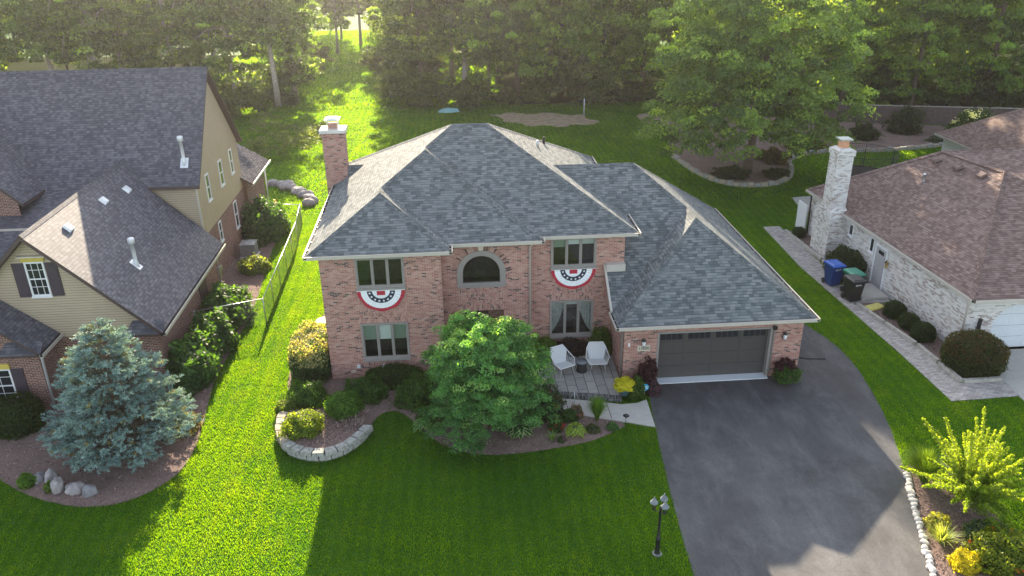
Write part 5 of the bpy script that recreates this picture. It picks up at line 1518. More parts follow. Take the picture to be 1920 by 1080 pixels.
# boulders of the left bed
for i, (x, y, r, m, lb) in enumerate([(-9.75, -6.05, (.27, .24, .18), 'boulder_grey', 'flat grey boulder, leftmost of the boulders in front of the blue spruce'),
        (-9.25, -6.2, (.2, .3, .3), 'boulder', 'upright pale boulder in front of the blue spruce, left of the tallest one'),
        (-8.72, -6.75, (.2, .27, .34), 'boulder', 'tall pale standing boulder at the edge of the spruce bed'),
        (-8.15, -6.85, (.32, .26, .24), 'boulder', 'broad pinkish boulder right of the tall standing one by the spruce'),
        (-7.55, -7.05, (.3, .25, .19), 'boulder_grey', 'low dark grey boulder half under the lowest spruce branches')]):
    mb = MB(); mb.rock((x, y, r[2] * .6), r, m, i + 3, 2, .28); single(mb, 'boulder', lb, 'boulder', (x, y, 0), 'boulders at the spruce bed')
bl_ = [(-8.15, 29.3), (-7.5, 29.1), (-7.0, 28.7), (-6.5, 28.0), (-6.0, 27.5), (-5.55, 26.8), (-5.15, 26.2), (-4.8, 25.5), (-4.45, 24.8), (-4.6, 24.2), (-6.9, 28.2), (-5.9, 27.0)]
for i, (x, y) in enumerate(bl_):
    mb = MB(); r = random.Random(i).uniform(.36, .52); mb.rock((x, y, .15), (r, r * .9, r * .7), 'boulder', i + 20, 2, .22)
    single(mb, 'boulder', 'rounded pale boulder in the curved row on the back lawn behind the left house', 'boulder', (x, y, 0), 'row of boulders on the back lawn')
# cobbles along the drive
ce = smooth_poly([(21.4, -8.6), (20.9, -9.81), (20.48, -10.99), (20.18, -11.84), (19.82, -12.76), (19.6, -13.41), (19.2, -14.4)], 1, False)
proto = None; k = 0
for a, b in zip(ce[:-1], ce[1:]):
    n = max(1, round(math.dist(a, b) / .2))
    for i in range(n):
        x = a[0] + (b[0] - a[0]) * i / n + rb.uniform(-.03, .03); y = a[1] + (b[1] - a[1]) * i / n
        if k < 3:
            mb = MB(); mb.rock((0, 0, .05), (.115, .125, .09), 'cobble', 40 + k, 2, .2)
            o = tag(mb.build('edging_stone'), 'rounded pale stone in the single row edging the driveway by the golden shrub', 'edging stone', 'stones edging the driveway')
            o.location = (x, y, 0); proto = (proto or []) + [o]
        else:
            o = proto[k % 3].copy(); col.objects.link(o); o.location = (x, y, 0); o.rotation_euler = (0, 0, rb.uniform(0, 6)); s = rb.uniform(.8, 1.15); o.scale = (s, s, s)
        k += 1
# timbers edging the neighbour's bed
tb = [((26.5, 15.4), (26.72, 10.6)), ((26.75, 10.4), (25.98, 7.4)), ((26.02, 4.7), (26.32, 2.6)), ((26.35, 2.5), (26.72, 0.4)), ((26.74, 0.25), (26.82, -1.3)), ((26.84, -1.4), (26.88, -2.95)), ((26.95, -2.98), (28.65, -2.95))]
for i, (a, b) in enumerate(tb):
    A = Vector((*a, 0)); d = Vector((b[0] - a[0], b[1] - a[1], 0)); L = d.length; d.normalize()
    mb = MB(A, d, Vector((-d.y, d.x, 0))); mb.box(0, L, -.09, .09, 0, .19, 'timber', .012)
    o = mb.build('edging_timber'); tag(o, ['weathered timber edging the ranch house bed, farthest back beside the chimney', 'weathered edging timber between the chimney and the blue bin', 'edging timber just in front of the black bin by the yellow mat', 'edging timber beside the round bushes along the whitewashed wall', 'edging timber left of the big round bush, behind the front-most one', 'front-most long edging timber left of the big round bush', 'edging timber running across to the driveway in front of the big round bush'][i], 'edging timber', 'timbers edging the ranch house bed')
# yellow mat, splash
mb = MB((26.75, 4.35, .04), (math.cos(.35), math.sin(.35), 0), (-math.sin(.35), math.cos(.35), 0)); mb.box(-.5, .5, -.28, .28, 0, .07, 'yellow_mat', .02); mb.box(-.42, .42, -.2, .2, .07, .09, 'yellow_mat')
tag(mb.build('splash_block'), 'yellow splash block lying by the timber edging in front of the side door', 'splash block')
mb = MB(); mb.prism([(26.5, 5.2), (27.95, 5.2), (27.9, 7.0), (26.6, 7.0)], .035, .16, 'concrete'); tag(mb.build('door_step'), 'pale concrete step under the grey side door of the ranch house', 'step')
# hose / cord on the drive
mb = MB(); mb.tube([(20.32, .9, .03), (20.7, .2, .03), (21.0, -.25, .03), (21.3, -.36, .03), (21.95, -.42, .03), (22.0, -.5, .03)], .035, 'black', 6); tag(mb.build('drain_hose'), 'thin black drain hose on the asphalt right of the garage', 'hose')
# yard sign
ys = thing('yard_sign', 'small blue security sign on a stake by the flower pots', 'sign', (13.2, -2.78, 0))
mb = MB((13.2, -2.8, 0)); mb.tube([(0, 0, 0), (0, 0, .45)], .01, 'metal', 5); mb.build('stake', ys)
mb = MB((13.2, -2.82, .52)); pts = [(.17 * math.cos(math.pi / 8 + k * math.pi / 4), 0, .17 * math.sin(math.pi / 8 + k * math.pi / 4)) for k in range(8)]
mb.poly(pts, 'sign_blue'); mb.poly([(p[0], .015, p[2]) for p in reversed(pts)], 'sign_blue'); mb.box(-.11, .11, -.005, -.002, .02, .05, 'label_white'); mb.box(-.12, .12, -.005, -.002, -.05, -.02, 'label_white'); mb.build('panel', ys)
# pots along the sunlit left wall
for x, y, r, m, lb in ((-1.0, 4.9, .34, 'pot_tan', 'wide tan planter bowl against the sunlit left wall'), (-.55, 3.9, .26, 'pot_grey', 'round dark grey pot between the tan bowl and the clipped hedge')):
    t = thing('planter', lb, 'planter', (x, y, 0)); mb = MB((x, y, 0)); mb.lathe([(r * .55, 0), (r * .8, r * .5), (r, r * 1.1), (r * 1.15, r * 1.3), (r * 1.1, r * 1.4), (r * .92, r * 1.35)], m, n=18); mb.build('pot', t)
    mb = MB((x, y, 0)); mb.lathe([(r * .9, r * 1.28), (r * .9, r * 1.3)], 'mulch_chip', n=18); mb.build('soil', t)
# garden obelisk / trellis in the front bed
mb = MB((10.1, -3.75, 0)); 
for s in (-1, 1): mb.tube([(.22 * s, 0, 0), (.2 * s, 0, .7), (.1 * s, 0, .95), (0, 0, 1.05)], .01, 'metal', 5)
mb.tube([(0, 0, 0), (0, 0, 1.55)], .01, 'metal', 5); mb.tube([(0, -.2, 0), (0, -.1, .9), (0, 0, 1.05)], .01, 'metal', 5)
tag(mb.build('garden_hook'), 'thin wire garden hook standing in the bed by the front walk', 'garden hook')
# white bird ornament under the lower window
mb = MB((2.25, -.35, .55)); mb.mesh([(-.12, 0, 0), (.0, -.05, .0), (.12, 0, .0), (.08, 0, .32), (.0, .05, .1)], [(0, 1, 3), (1, 2, 3), (0, 4, 3), (2, 4, 3)], 'label_white')
mb.tube([(.1, 0, 0), (.28, 0, .12), (.42, -.02, -.06)], .03, 'label_white', 6); mb.tube([(0, 0, -.5), (0, 0, 0)], .012, 'metal', 5)
tag(mb.build('garden_ornament'), 'white garden ornament on a stake under the lower left window', 'ornament')

# trampoline
tr = thing('trampoline', 'dark round trampoline with safety net behind the whitewashed chimney', 'trampoline', (35.2, 24.6, 0))
tx, ty = 35.6, 24.2
mb = MB((tx, ty, 0)); mb.lathe([(2.1, .86), (2.1, .87)], 'trampoline_mat', n=32); mb.build('mat', tr)
mb = MB((tx, ty, 0)); mb.tube([(2.2 * math.cos(a * math.pi / 16), 2.2 * math.sin(a * math.pi / 16), .88) for a in range(33)], .05, 'black', 6)
for k in range(6):
    a = k * math.pi / 3; c, s = math.cos(a), math.sin(a); mb.tube([(2.2 * c, 2.2 * s, 0), (2.2 * c, 2.2 * s, .88), (2.3 * c, 2.3 * s, 2.6)], .03, 'black', 6)
mb.tube([(2.3 * math.cos(a * math.pi / 16), 2.3 * math.sin(a * math.pi / 16), 2.6) for a in range(33)], .02, 'black', 5); mb.build('frame', tr)
mb = MB((tx, ty, 0))
for i in range(96):
    a = i * math.pi / 48; c, s = math.cos(a), math.sin(a); mb.tube([(2.18 * c, 2.18 * s, .9), (2.28 * c, 2.28 * s, 2.6)], .009, 'trampoline_net', 3, False)
for z in range(14):
    mb.tube([(2.23 * math.cos(a * math.pi / 16), 2.23 * math.sin(a * math.pi / 16), .95 + z * .125) for a in range(33)], .008, 'trampoline_net', 3, False)
mb.build('net', tr)
# timber fence at the rear right
fn = thing('board_fence', 'dark weathered board fence along the rear of the right hand gardens', 'fence', (48, 42, 0))
fp = [(31, 51.8), (46, 42.9), (57.5, 40.0), (72, 36)]
for a, b in zip(fp[:-1], fp[1:]):
    A = Vector((*a, 0)); d = Vector((b[0] - a[0], b[1] - a[1], 0)); L = d.length; d.normalize()
    mb = MB(A, d, Vector((-d.y, d.x, 0))); n = int(L / .16)
    for i in range(n): mb.box(i * L / n, (i + 1) * L / n - .012, 0, .02, .05, 1.75 + .03 * ((i * 7) % 3), 'fence_wood')
    mb.box(0, L, .02, .07, .4, .5, 'fence_wood'); mb.box(0, L, .02, .07, 1.3, 1.4, 'fence_wood'); mb.box(0, L, -.02, -.001, 1.72, 1.80, 'timber')
    mb.build('board_panel', fn)
    for i in range(int(L / 2.4) + 1):
        mb = MB(A + d * min(i * 2.4, L - .1), d, Vector((-d.y, d.x, 0))); mb.box(0, .1, .08, .18, 0, 1.9, 'fence_wood'); mb.build('post', fn)
mb = MB((52.5, 37.6, 0)); mb.box(-.45, .45, -.45, .45, 0, 1.9, 'green_box'); mb.box(-.5, .5, -.5, .5, 1.9, 2.0, 'green_box'); tag(mb.build('utility_cabinet'), 'pale green utility cabinet behind the white flowering shrub', 'utility cabinet')
mb = MB(); mb.tube([(19.25, 50.4, 0), (19.25, 50.4, 1.6)], .05, 'metal_white', 6); tag(mb.build('marker_post'), 'thin pale marker post at the back of the lawn beside the bare soil', 'post')
mb = MB((5.4, 53.4, 0)); mb.mesh([(-1.1, -.4, .02), (.2, -.6, .05), (1.2, -.2, .03), (1.0, .4, .3), (-.2, .5, .4), (-1.0, .4, .15), (0, 0, .35)], [(0, 1, 6), (1, 2, 6), (2, 3, 6), (3, 4, 6), (4, 5, 6), (5, 0, 6)], 'tarp')
tag(mb.build('tarp'), 'crumpled pale turquoise tarp on the grass in front of the woods', 'tarp')

# ================================================================ PLANTS
def bush(name, label, cat, loc, rad, n, size, c0, c1, shape=2.0, group=None, core=0.8, mat='leaf', lump=0.10, seed=1, low=-0.35, tip=None, tipfrac=0, asp=.6, lift=None, flowers=None):
    rg = np.random.default_rng(seed)
    z0 = rad[2] * (-low) if lift is None else lift
    c = np.array([loc[0], loc[1], loc[2] + z0])
    d = blob_dirs(int(n * 1.6), rg); d = d[d[:, 2] > low - .05][:n]
    k = (np.abs(d) ** shape).sum(1) ** (-1 / shape)
    ph = rg.uniform(0, 6.28, 4)
    lm = 1 + lump * (np.sin(d[:, 0] * 6 + ph[0]) * np.sin(d[:, 1] * 5 + ph[1]) + .6 * np.sin(d[:, 2] * 8 + ph[2] + d[:, 0] * 5))
    dep = 1 - np.abs(rg.normal(0, .07, len(d))) * 1.6 + rg.random(len(d)) * .06
    if shape < 2.45: dep += (rg.random(len(d)) < .14) * rg.uniform(0, .20, len(d))
    P = c + d * np.array(rad) * (k * lm * dep)[:, None]
    D = d + rg.normal(size=d.shape) * .7 + np.array([0, 0, .3])
    V = leaves(P, D, size * rg.uniform(.6, 1.3, len(P)), asp, .12, rg)
    t = rg.random((len(P), 1)); C = np.array(c0) + (np.array(c1) - np.array(c0)) * t
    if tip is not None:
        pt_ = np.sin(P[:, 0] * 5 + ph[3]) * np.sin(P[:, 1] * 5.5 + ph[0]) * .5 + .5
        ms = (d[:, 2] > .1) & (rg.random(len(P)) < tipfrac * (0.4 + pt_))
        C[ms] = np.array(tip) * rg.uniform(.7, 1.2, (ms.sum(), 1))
    # leafy core
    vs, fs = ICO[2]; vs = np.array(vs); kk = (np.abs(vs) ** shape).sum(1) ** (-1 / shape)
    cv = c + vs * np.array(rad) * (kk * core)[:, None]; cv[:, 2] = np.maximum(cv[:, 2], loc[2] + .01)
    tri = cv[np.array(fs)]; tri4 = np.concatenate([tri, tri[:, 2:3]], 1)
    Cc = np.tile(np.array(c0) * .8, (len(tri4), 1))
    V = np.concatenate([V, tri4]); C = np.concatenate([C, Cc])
    if flowers is not None:
        nf, fc, fs_ = flowers
        df = blob_dirs(nf * 3, rg); df = df[df[:, 2] > .0][:nf]; kf = (np.abs(df) ** shape).sum(1) ** (-1 / shape)
        Pf = c + df * np.array(rad) * (kf * 1.03)[:, None]
        m = 14; idx = np.repeat(np.arange(len(Pf)), m); Pq = Pf[idx] + rg.normal(size=(len(idx), 3)) * fs_ * .5
        V = np.concatenate([V, leaves(Pq, rg.normal(size=Pq.shape) + np.array([0, -.3, .6]), fs_ * .35, .8, .1, rg)])
        C = np.concatenate([C, np.array(fc) * rg.uniform(.8, 1.1, (len(Pq), 1))])
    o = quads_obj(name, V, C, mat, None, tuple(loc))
    return tag(o, label, cat, group)
BX0, BX1 = (0.03, 0.085, 0.016), (0.09, 0.20, 0.035)
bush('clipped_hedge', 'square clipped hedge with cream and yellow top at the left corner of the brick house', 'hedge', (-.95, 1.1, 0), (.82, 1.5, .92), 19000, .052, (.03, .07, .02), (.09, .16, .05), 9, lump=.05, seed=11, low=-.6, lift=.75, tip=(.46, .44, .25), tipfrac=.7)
bush('boxwood', 'golden green boxwood inside the stone ring', 'shrub', (-.55, -4.35, .33), (.72, .62, .52), 5200, .045, (.08, .14, .02), (.26, .34, .05), 2.4, lump=.18, seed=12, group='shrubs of the front left bed')
bush('boxwood', 'round bright green boxwood just behind the stone ring', 'shrub', (.85, -3.05, .25), (.66, .6, .58), 5000, .045, (.045, .12, .018), (.13, .26, .045), 2.4, lump=.16, seed=13, group='shrubs of the front left bed')
bush('yew_shrub', 'dark spreading yew between the hedge and the stone ring', 'shrub', (-.85, -1.85, .05), (.82, .7, .62), 4800, .05, (.04, .10, .018), (.12, .23, .045), 2.1, lump=.2, seed=14, group='shrubs of the front left bed')
bush('yew_shrub', 'small feathery yew spilling over the left end of the stone ring', 'shrub', (-1.5, -2.6, .05), (.45, .4, .4), 1800, .05, (.07, .12, .02), (.20, .27, .05), 2.3, seed=15, group='shrubs of the front left bed')
bush('yew_shrub', 'spreading green yew behind the round boxwood', 'shrub', (1.55, -1.6, .0), (.85, .65, .62), 4600, .05, BX0, BX1, 2.1, lump=.2, seed=16, group='shrubs of the front left bed')
bush('low_hedge', 'low clipped dark hedge under the lower left window', 'hedge', (2.75, -.72, .0), (1.18, .5, .62), 7000, .05, (.018, .05, .010), (.05, .11, .02), 4, lump=.06, seed=17)
bush('yew_shrub', 'loose green yew between the low hedge and the leafy front tree', 'shrub', (3.95, -2.0, .0), (.95, .95, .72), 5200, .06, BX0, BX1, 2.0, lump=.22, seed=18, group='shrubs of the front left bed')
bush('groundcover_shrub', 'low loose green plant at the foot of the front tree, left side', 'shrub', (4.4, -3.7, 0), (.6, .55, .4), 2200, .06, (.03, .07, .015), (.08, .16, .03), 2, seed=19)
for i, (x, y, z, r, lb) in enumerate([(-6.1, .9, 0, (.95, 1.6, 1.35), 'broad dark hydrangea along the siding house garage wall, nearest the spruce'), (-5.95, 3.4, 0, (.95, 1.2, 1.3), 'dark leafy shrub just in front of the fence corner by the garage side door'),
        (-6.05, 6.4, 0, (1.1, 1.5, 1.25), 'big leafy shrub inside the fence behind the garage side door'), (-6.5, 18.4, 0, (1.25, 1.9, 1.75), 'large dark hydrangea with a few pink blooms by the siding house rear wall'),
        (-6.0, 12.7, 0, (.8, .8, .6), 'low yellow green shrub beside the air conditioner')]):
    dark = i != 4
    bush('leafy_shrub', lb, 'shrub', (x, y, z), r, 5200 if dark else 2600, .11 if dark else .07, (.025, .07, .022) if dark else (.08, .13, .03), (.08, .18, .05) if dark else (.25, .30, .08), 2.3, lump=.16, seed=30 + i, low=-.3,
         flowers=(4, (.75, .45, .65), .13) if i == 3 else None, group='shrubs along the siding house')
bush('yew_shrub', 'dark square yew under the front window of the siding house', 'shrub', (-12.2, -2.55, 0), (1.15, .85, .95), 6500, .055, (.018, .045, .012), (.05, .10, .02), 3.2, seed=40)
bush('yew_shrub', 'green yew at the left frame edge beside the dark square yew', 'shrub', (-14.2, -2.4, 0), (1.0, .85, .9), 5000, .055, (.03, .08, .012), (.07, .14, .02), 3, seed=41)
bush('green_clump', 'small bright green plant among the boulders by the spruce', 'plant', (-10.0, -6.35, 0), (.28, .25, .35), 700, .06, (.06, .14, .02), (.16, .28, .04), 2, seed=42)
bush('green_clump', 'tiny green plant between the two upright boulders', 'plant', (-9.05, -6.7, 0), (.2, .2, .25), 400, .05, (.08, .14, .03), (.16, .24, .05), 2, seed=43)
for i, (x, y, r, lb) in enumerate([(27.25, 3.35, .5, 'round clipped bush along the whitewashed wall, nearest the yellow splash block'), (27.3, 2.1, .46, 'middle one of the three round clipped bushes along the whitewashed wall'), (27.35, .95, .52, 'round clipped bush along the whitewashed wall, nearest the big round bush'),
        (26.98, 14.5, .38, 'single round bush by the back corner of the ranch house')]):
    bush('round_bush', lb, 'shrub', (x, y, .0), (r, r, r * .95), 3400, .04, (.018, .04, .014), (.05, .09, .025), 2.2, lump=.04, seed=50 + i, low=-.7, group='round bushes along the ranch house')
bush('big_round_bush', 'very large round clipped bush with reddish tinge by the neighbour\'s garage', 'shrub', (28.0, -1.85, 0), (1.22, 1.12, .98), 16000, .042, (.025, .04, .014), (.08, .10, .03), 2.5, lump=.03, seed=56, low=-.72, tip=(.13, .07, .035), tipfrac=.35)
bush('dark_shrub', 'broad dark shrub against the ranch house wall behind the bins', 'shrub', (27.15, 8.6, 0), (.95, 1.25, .95), 7000, .05, (.016, .035, .014), (.05, .08, .025), 2.6, seed=57, low=-.5)
# shrubs behind the patio
bush('yellow_green_shrub', 'bright green shrub behind the left patio chair', 'shrub', (9.3, .7, .1), (.7, .45, .75), 3000, .06, (.05, .13, .015), (.16, .28, .03), 2.2, seed=60)
bush('purple_shrub', 'dark purple leaved shrub under the lower right window', 'shrub', (10.55, .95, .1), (.95, .35, .55), 3200, .05, (.025, .022, .025), (.07, .045, .055), 2.4, seed=61)
bush('yellow_green_shrub', 'green arborvitae in the corner between the house and the garage', 'shrub', (12.0, .85, .1), (.48, .42, .98), 3200, .05, (.05, .11, .012), (.14, .22, .03), 2.2, seed=62)
bush('purple_shrub', 'dark plant beside the arched entry wall behind the front tree', 'shrub', (8.0, .3, .05), (.6, .4, .9), 2400, .07, (.03, .05, .025), (.09, .09, .05), 2.2, seed=63)
bush('maroon_shrub', 'maroon leaved shrub in front of the garage pier', 'shrub', (13.45, -2.0, .0), (.42, .32, .95), 2600, .055, (.035, .014, .022), (.13, .04, .06), 2, lump=.25, seed=64)
bush('green_planting', 'dark green bushy plant beside the yellow flower pot', 'plant', (12.85, -2.65, .0), (.38, .34, .6), 2200, .055, (.03, .08, .012), (.10, .18, .03), 2, lump=.2, seed=65)
bush('purple_flowers', 'purple and green flowering plant at the driveway corner of the pier', 'plant', (13.65, -2.5, .0), (.28, .3, .45), 1500, .045, (.05, .05, .05), (.20, .09, .17), 2, lump=.2, seed=66)
# potted plants
pp = thing('flower_pot', 'teal pot with bright yellow flowers at the patio corner', 'flower pot', (12.35, -2.72, .17))
mb = MB((12.35, -2.72, .17)); mb.lathe([(.15, 0), (.19, .05), (.25, .38), (.27, .42), (.25, .44), (.22, .42)], 'pot_teal', n=18); mb.build('pot', pp)
fl = bush('flowers', None, None, (12.35, -2.72, .52), (.38, .34, .30), 2600, .045, (.40, .42, .02), (.62, .60, .04), 2, mat='petal', seed=67, lump=.12); fl.parent = pp; fl.location = (0, 0, .35)
pp = thing('flower_pot', 'pot with maroon and green plants by the right garage pier', 'flower pot', (19.5, -2.1, 0))
mb = MB((19.5, -2.15, 0)); mb.lathe([(.17, 0), (.2, .05), (.26, .32), (.28, .36), (.24, .36)], 'pot_grey', n=16); mb.build('pot', pp)
f1 = bush('green_foliage', None, None, (19.5, -2.25, .3), (.5, .42, .36), 2600, .05, (.03, .07, .02), (.10, .20, .04), 2, lump=.2, seed=68, flowers=(6, (.30, .08, .26), .06)); f1.parent = pp; f1.location = (0, -.15, .25)
f2 = bush('maroon_foliage', None, None, (19.5, -2.0, .55), (.4, .3, .4), 1600, .055, (.035, .015, .025), (.10, .035, .055), 2, lump=.25, seed=69); f2.parent = pp; f2.location = (-.02, .08, .5)

def grass_clump(name, label, loc, h, spread, n, c0, c1, w=.012, seed=1, group=None, droop=.5, cat='ornamental grass', parent=None):
    rg = np.random.default_rng(seed); V = []; C = []
    a = rg.uniform(0, 2 * math.pi, n); L = h * rg.uniform(.6, 1.1, n); s = spread * rg.uniform(.15, 1.0, n)
    b = np.stack([np.cos(a), np.sin(a), 0 * a], 1); base = np.array(loc) + b * rg.uniform(0, .12, (n, 1)) * min(1, spread)
    side = np.stack([-np.sin(a), np.cos(a), 0 * a], 1)
    K = 4; prev = base; pw = w
    for k in range(1, K + 1):
        t = k / K
        cur = base + b * (s * t ** 1.6)[:, None] + np.array([0, 0, 1]) * (L * (t - droop * t ** 3 * (s / spread) * .6))[:, None]
        cw = w * (1 - t) + .002
        V.append(np.stack([prev - side * pw, prev + side * pw, cur + side * cw, cur - side * cw], 1)); C.append(np.array(c0) + (np.array(c1) - np.array(c0)) * rg.random((n, 1)))
        prev = cur; pw = cw
    o = quads_obj(name, np.concatenate(V), np.concatenate(C), 'leaf', None, tuple(loc))
    return tag(o, label, cat, group)
grass_clump('ornamental_grass', 'upright feathery green grass clump beside the front walk', (10.95, -4.25, 0), 1.15, .5, 900, (.05, .13, .02), (.16, .30, .06), .008, 70)
grass_clump('ornamental_grass', 'large arching grass clump at the driveway corner left of the golden shrub', (21.75, -9.1, 0), 1.25, 1.0, 1800, (.07, .15, .02), (.20, .32, .05), .009, 71)
grass_clump('iris', 'small clump of sword leaves at the edge of the front bed', (9.0, -5.45, 0), .5, .4, 40, (.10, .20, .08), (.25, .38, .18), .03, 72, cat='plant')
grass_clump('daylily', 'striped leaf clump between the row of stones and the golden shrub', (20.65, -12.1, 0), .7, .75, 160, (.16, .24, .06), (.45, .50, .25), .022, 73, cat='plant')
def hosta(loc, label, n, size, c0, c1, edge, seed):
    rg = np.random.default_rng(seed); V = []; C = []
    for i in range(n):
        a = i * 2.399; r = .08 + .36 * (i / n); z = .38 * (1 - .55 * i / n)
        cdir = np.array([math.cos(a), math.sin(a), 0]); sd_ = np.array([-math.sin(a), math.cos(a), 0])
        p0 = np.array(loc) + cdir * r * .5 + [0, 0, z]; L = size * rg.uniform(.8, 1.1)
        m = p0 + cdir * L * .5 + [0, 0, .06]; e = p0 + cdir * L + [0, 0, -.10]
        W = L * .34
        for s in (1, -1):
            V.append([p0, m + sd_ * W * .7 * s, e, m]); C.append(np.array(c0) * rg.uniform(.8, 1.2))
            V.append([p0 + [0, 0, -.004], m + sd_ * W * s + [0, 0, -.01], e + cdir * .02, m + sd_ * W * .7 * s + [0, 0, .002]]); C.append(np.array(edge) * rg.uniform(.85, 1.1))
    o = quads_obj('hosta', np.array(V), np.array(C), 'leaf', None, tuple(loc)); return tag(o, label, 'plant')
hosta((7.8, -4.95, .1), 'large hosta with white edged leaves under the front tree', 44, .48, (.05, .14, .04), 0, (.50, .58, .42), 74)
hosta((9.95, -5.1, 0), 'lime green hosta in the front bed beside the iris', 34, .30, (.16, .28, .04), 0, (.42, .52, .14), 75)
hosta((4.0, -4.2, 0), 'pale green hosta at the left foot of the front tree', 22, .28, (.12, .26, .08), 0, (.35, .48, .22), 76)
bush('rose_bush', 'dark rose bush with red blooms at the right side of the front tree', 'shrub', (8.95, -3.75, 0), (.65, .55, .95), 3400, .055, (.02, .05, .025), (.07, .12, .05), 2, lump=.2, seed=77, flowers=(6, (.50, .02, .03), .10))
bush('red_salvia', 'clump of small red flowers at the front edge of the bed', 'plant', (9.25, -4.75, 0), (.3, .26, .34), 700, .04, (.03, .07, .02), (.09, .15, .04), 2, seed=78, flowers=(7, (.48, .02, .04), .07))
bush('green_plant', 'small mounded green plant left of the wire garden hook', 'plant', (9.85, -4.1, 0), (.32, .3, .34), 900, .045, (.03, .08, .02), (.09, .18, .04), 2, seed=79)
bush('pink_phlox', 'pink flowering plant behind the mounded green plant', 'plant', (10.15, -3.95, 0), (.28, .25, .42), 700, .04, (.08, .09, .05), (.26, .18, .14), 2, seed=80, flowers=(5, (.50, .22, .22), .06))
bush('purple_petunia', 'small purple flowers beside the iris', 'plant', (9.35, -5.5, 0), (.2, .18, .14), 300, .035, (.04, .08, .03), (.1, .15, .05), 2, seed=81, flowers=(7, (.22, .06, .30), .06))
bush('small_plant', 'small blue green plant at the right end of the front bed', 'plant', (11.45, -4.9, 0), (.22, .2, .2), 500, .04, (.04, .1, .03), (.12, .25, .08), 2, seed=82)
bush('small_plant', 'low brown green plant between the lime hosta and the grass clump', 'plant', (10.65, -4.95, 0), (.3, .25, .18), 500, .04, (.04, .06, .03), (.12, .16, .06), 2, seed=83)
bush('golden_mound', 'small bright yellow mound at the bottom edge beside the stones', 'plant', (20.75, -13.15, 0), (.45, .4, .4), 2400, .035, (.30, .30, .02), (.62, .56, .04), 2.1, seed=84)
bush('flowering_shrub', 'yellow green shrub with red flowers at the bottom right corner', 'shrub', (22.0, -13.0, 0), (.95, .8, .7), 4600, .05, (.06, .12, .015), (.28, .32, .04), 2.1, seed=85, lump=.18, flowers=(7, (.60, .10, .02), .06))
bush('silver_sage', 'grey green low plant under the golden shrub', 'plant', (22.3, -11.9, 0), (.8, .5, .3), 2400, .05, (.06, .10, .06), (.16, .22, .14), 2.1, seed=86)
bush('golden_leaves', 'pale plant behind the striped leaf clump', 'plant', (20.9, -11.4, 0), (.38, .35, .35), 1100, .05, (.14, .18, .03), (.40, .40, .10), 2.1, seed=87)

# golden shrub with long upright shoots
def golden(loc):
    t = thing('golden_shrub', 'golden yellow shrub with long upright shoots right of the driveway', 'shrub', loc)
    rg = np.random.default_rng(88); Ps = []; mb = MB()
    for i in range(110):
        a = rg.uniform(0, 2 * math.pi); el = rg.uniform(.18, 1.45); L = rg.uniform(1.2, 2.3) * (1.0 if i > 24 else 1.35)
        d = np.array([math.cos(a) * math.cos(el), math.sin(a) * math.cos(el), math.sin(el)])
        b = np.array(loc) + [0, 0, .35] + rg.normal(size=3) * .10; e = b + d * L; m = (b + e) / 2 + np.array([0, 0, .18])
        mb.tube([tuple(b), tuple(m), tuple(e)], [.016, .01, .003], 'trunk_pale', 4, False)
        n = int(170 * L); tt = rg.uniform(.12, 1.03, n)
        P = b + (e - b) * tt[:, None] + np.array([0, 0, 1]) * (4 * .18 * tt * (1 - tt))[:, None] * .9
        P += rg.normal(size=P.shape) * (.09 * (1.15 - tt))[:, None] + rg.normal(size=P.shape) * .015
        Ps.append(P)
    P = np.concatenate(Ps); D = rg.normal(size=P.shape) + np.array([0, 0, .6])
    V = leaves(P, D, .042 * rg.uniform(.6, 1.3, len(P)), .6, .1, rg)
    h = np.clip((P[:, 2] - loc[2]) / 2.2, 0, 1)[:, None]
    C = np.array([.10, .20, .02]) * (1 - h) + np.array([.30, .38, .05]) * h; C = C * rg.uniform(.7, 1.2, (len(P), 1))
    mb.build('stem', t); quads_obj('foliage', V, C, 'leaf', t)
golden((22.45, -10.6, 0))

# ornamental front tree
def front_tree(loc):
    t = thing('ornamental_tree', 'leafy green tree with pale yellow shoots in front of the entrance', 'tree', loc)
    rg = np.random.default_rng(21)
    c = np.array([loc[0], loc[1], 0.0])
    Vs = []; Cs = []; ccs = []
    for (cz, rr, rz_, ncl) in ((1.1, 2.3, .85, 250), (2.0, 2.45, .95, 300), (3.05, 2.25, .9, 250), (3.95, 1.65, .75, 130)):
        V, C, cc = clump_crown(c + [0, .1, cz], (rr, rr * .92, rz_), int(ncl * 1.12), .31, 125, .048, (.034, .115, .042), (.21, .43, .17), rg, low=-.75, shell=.28, tip_lit_col=(.38, .54, .23), tipfrac=.25 if cz > 2.5 else .07, lobes=.26, flat=.68, upb=.35)
        Vs.append(V); Cs.append(C); ccs.append(cc)
    V = np.concatenate(Vs); C = np.concatenate(Cs); cc = np.concatenate(ccs)
    mb = MB(); limb_mesh(mb, loc, (loc[0], loc[1], 3.8), .10, cc, 60, rg, 'trunk_bark', .25); mb.build('trunk', t)
    quads_obj('crown', V, C, 'leaf', t)
front_tree((6.5, -4.3, 0))

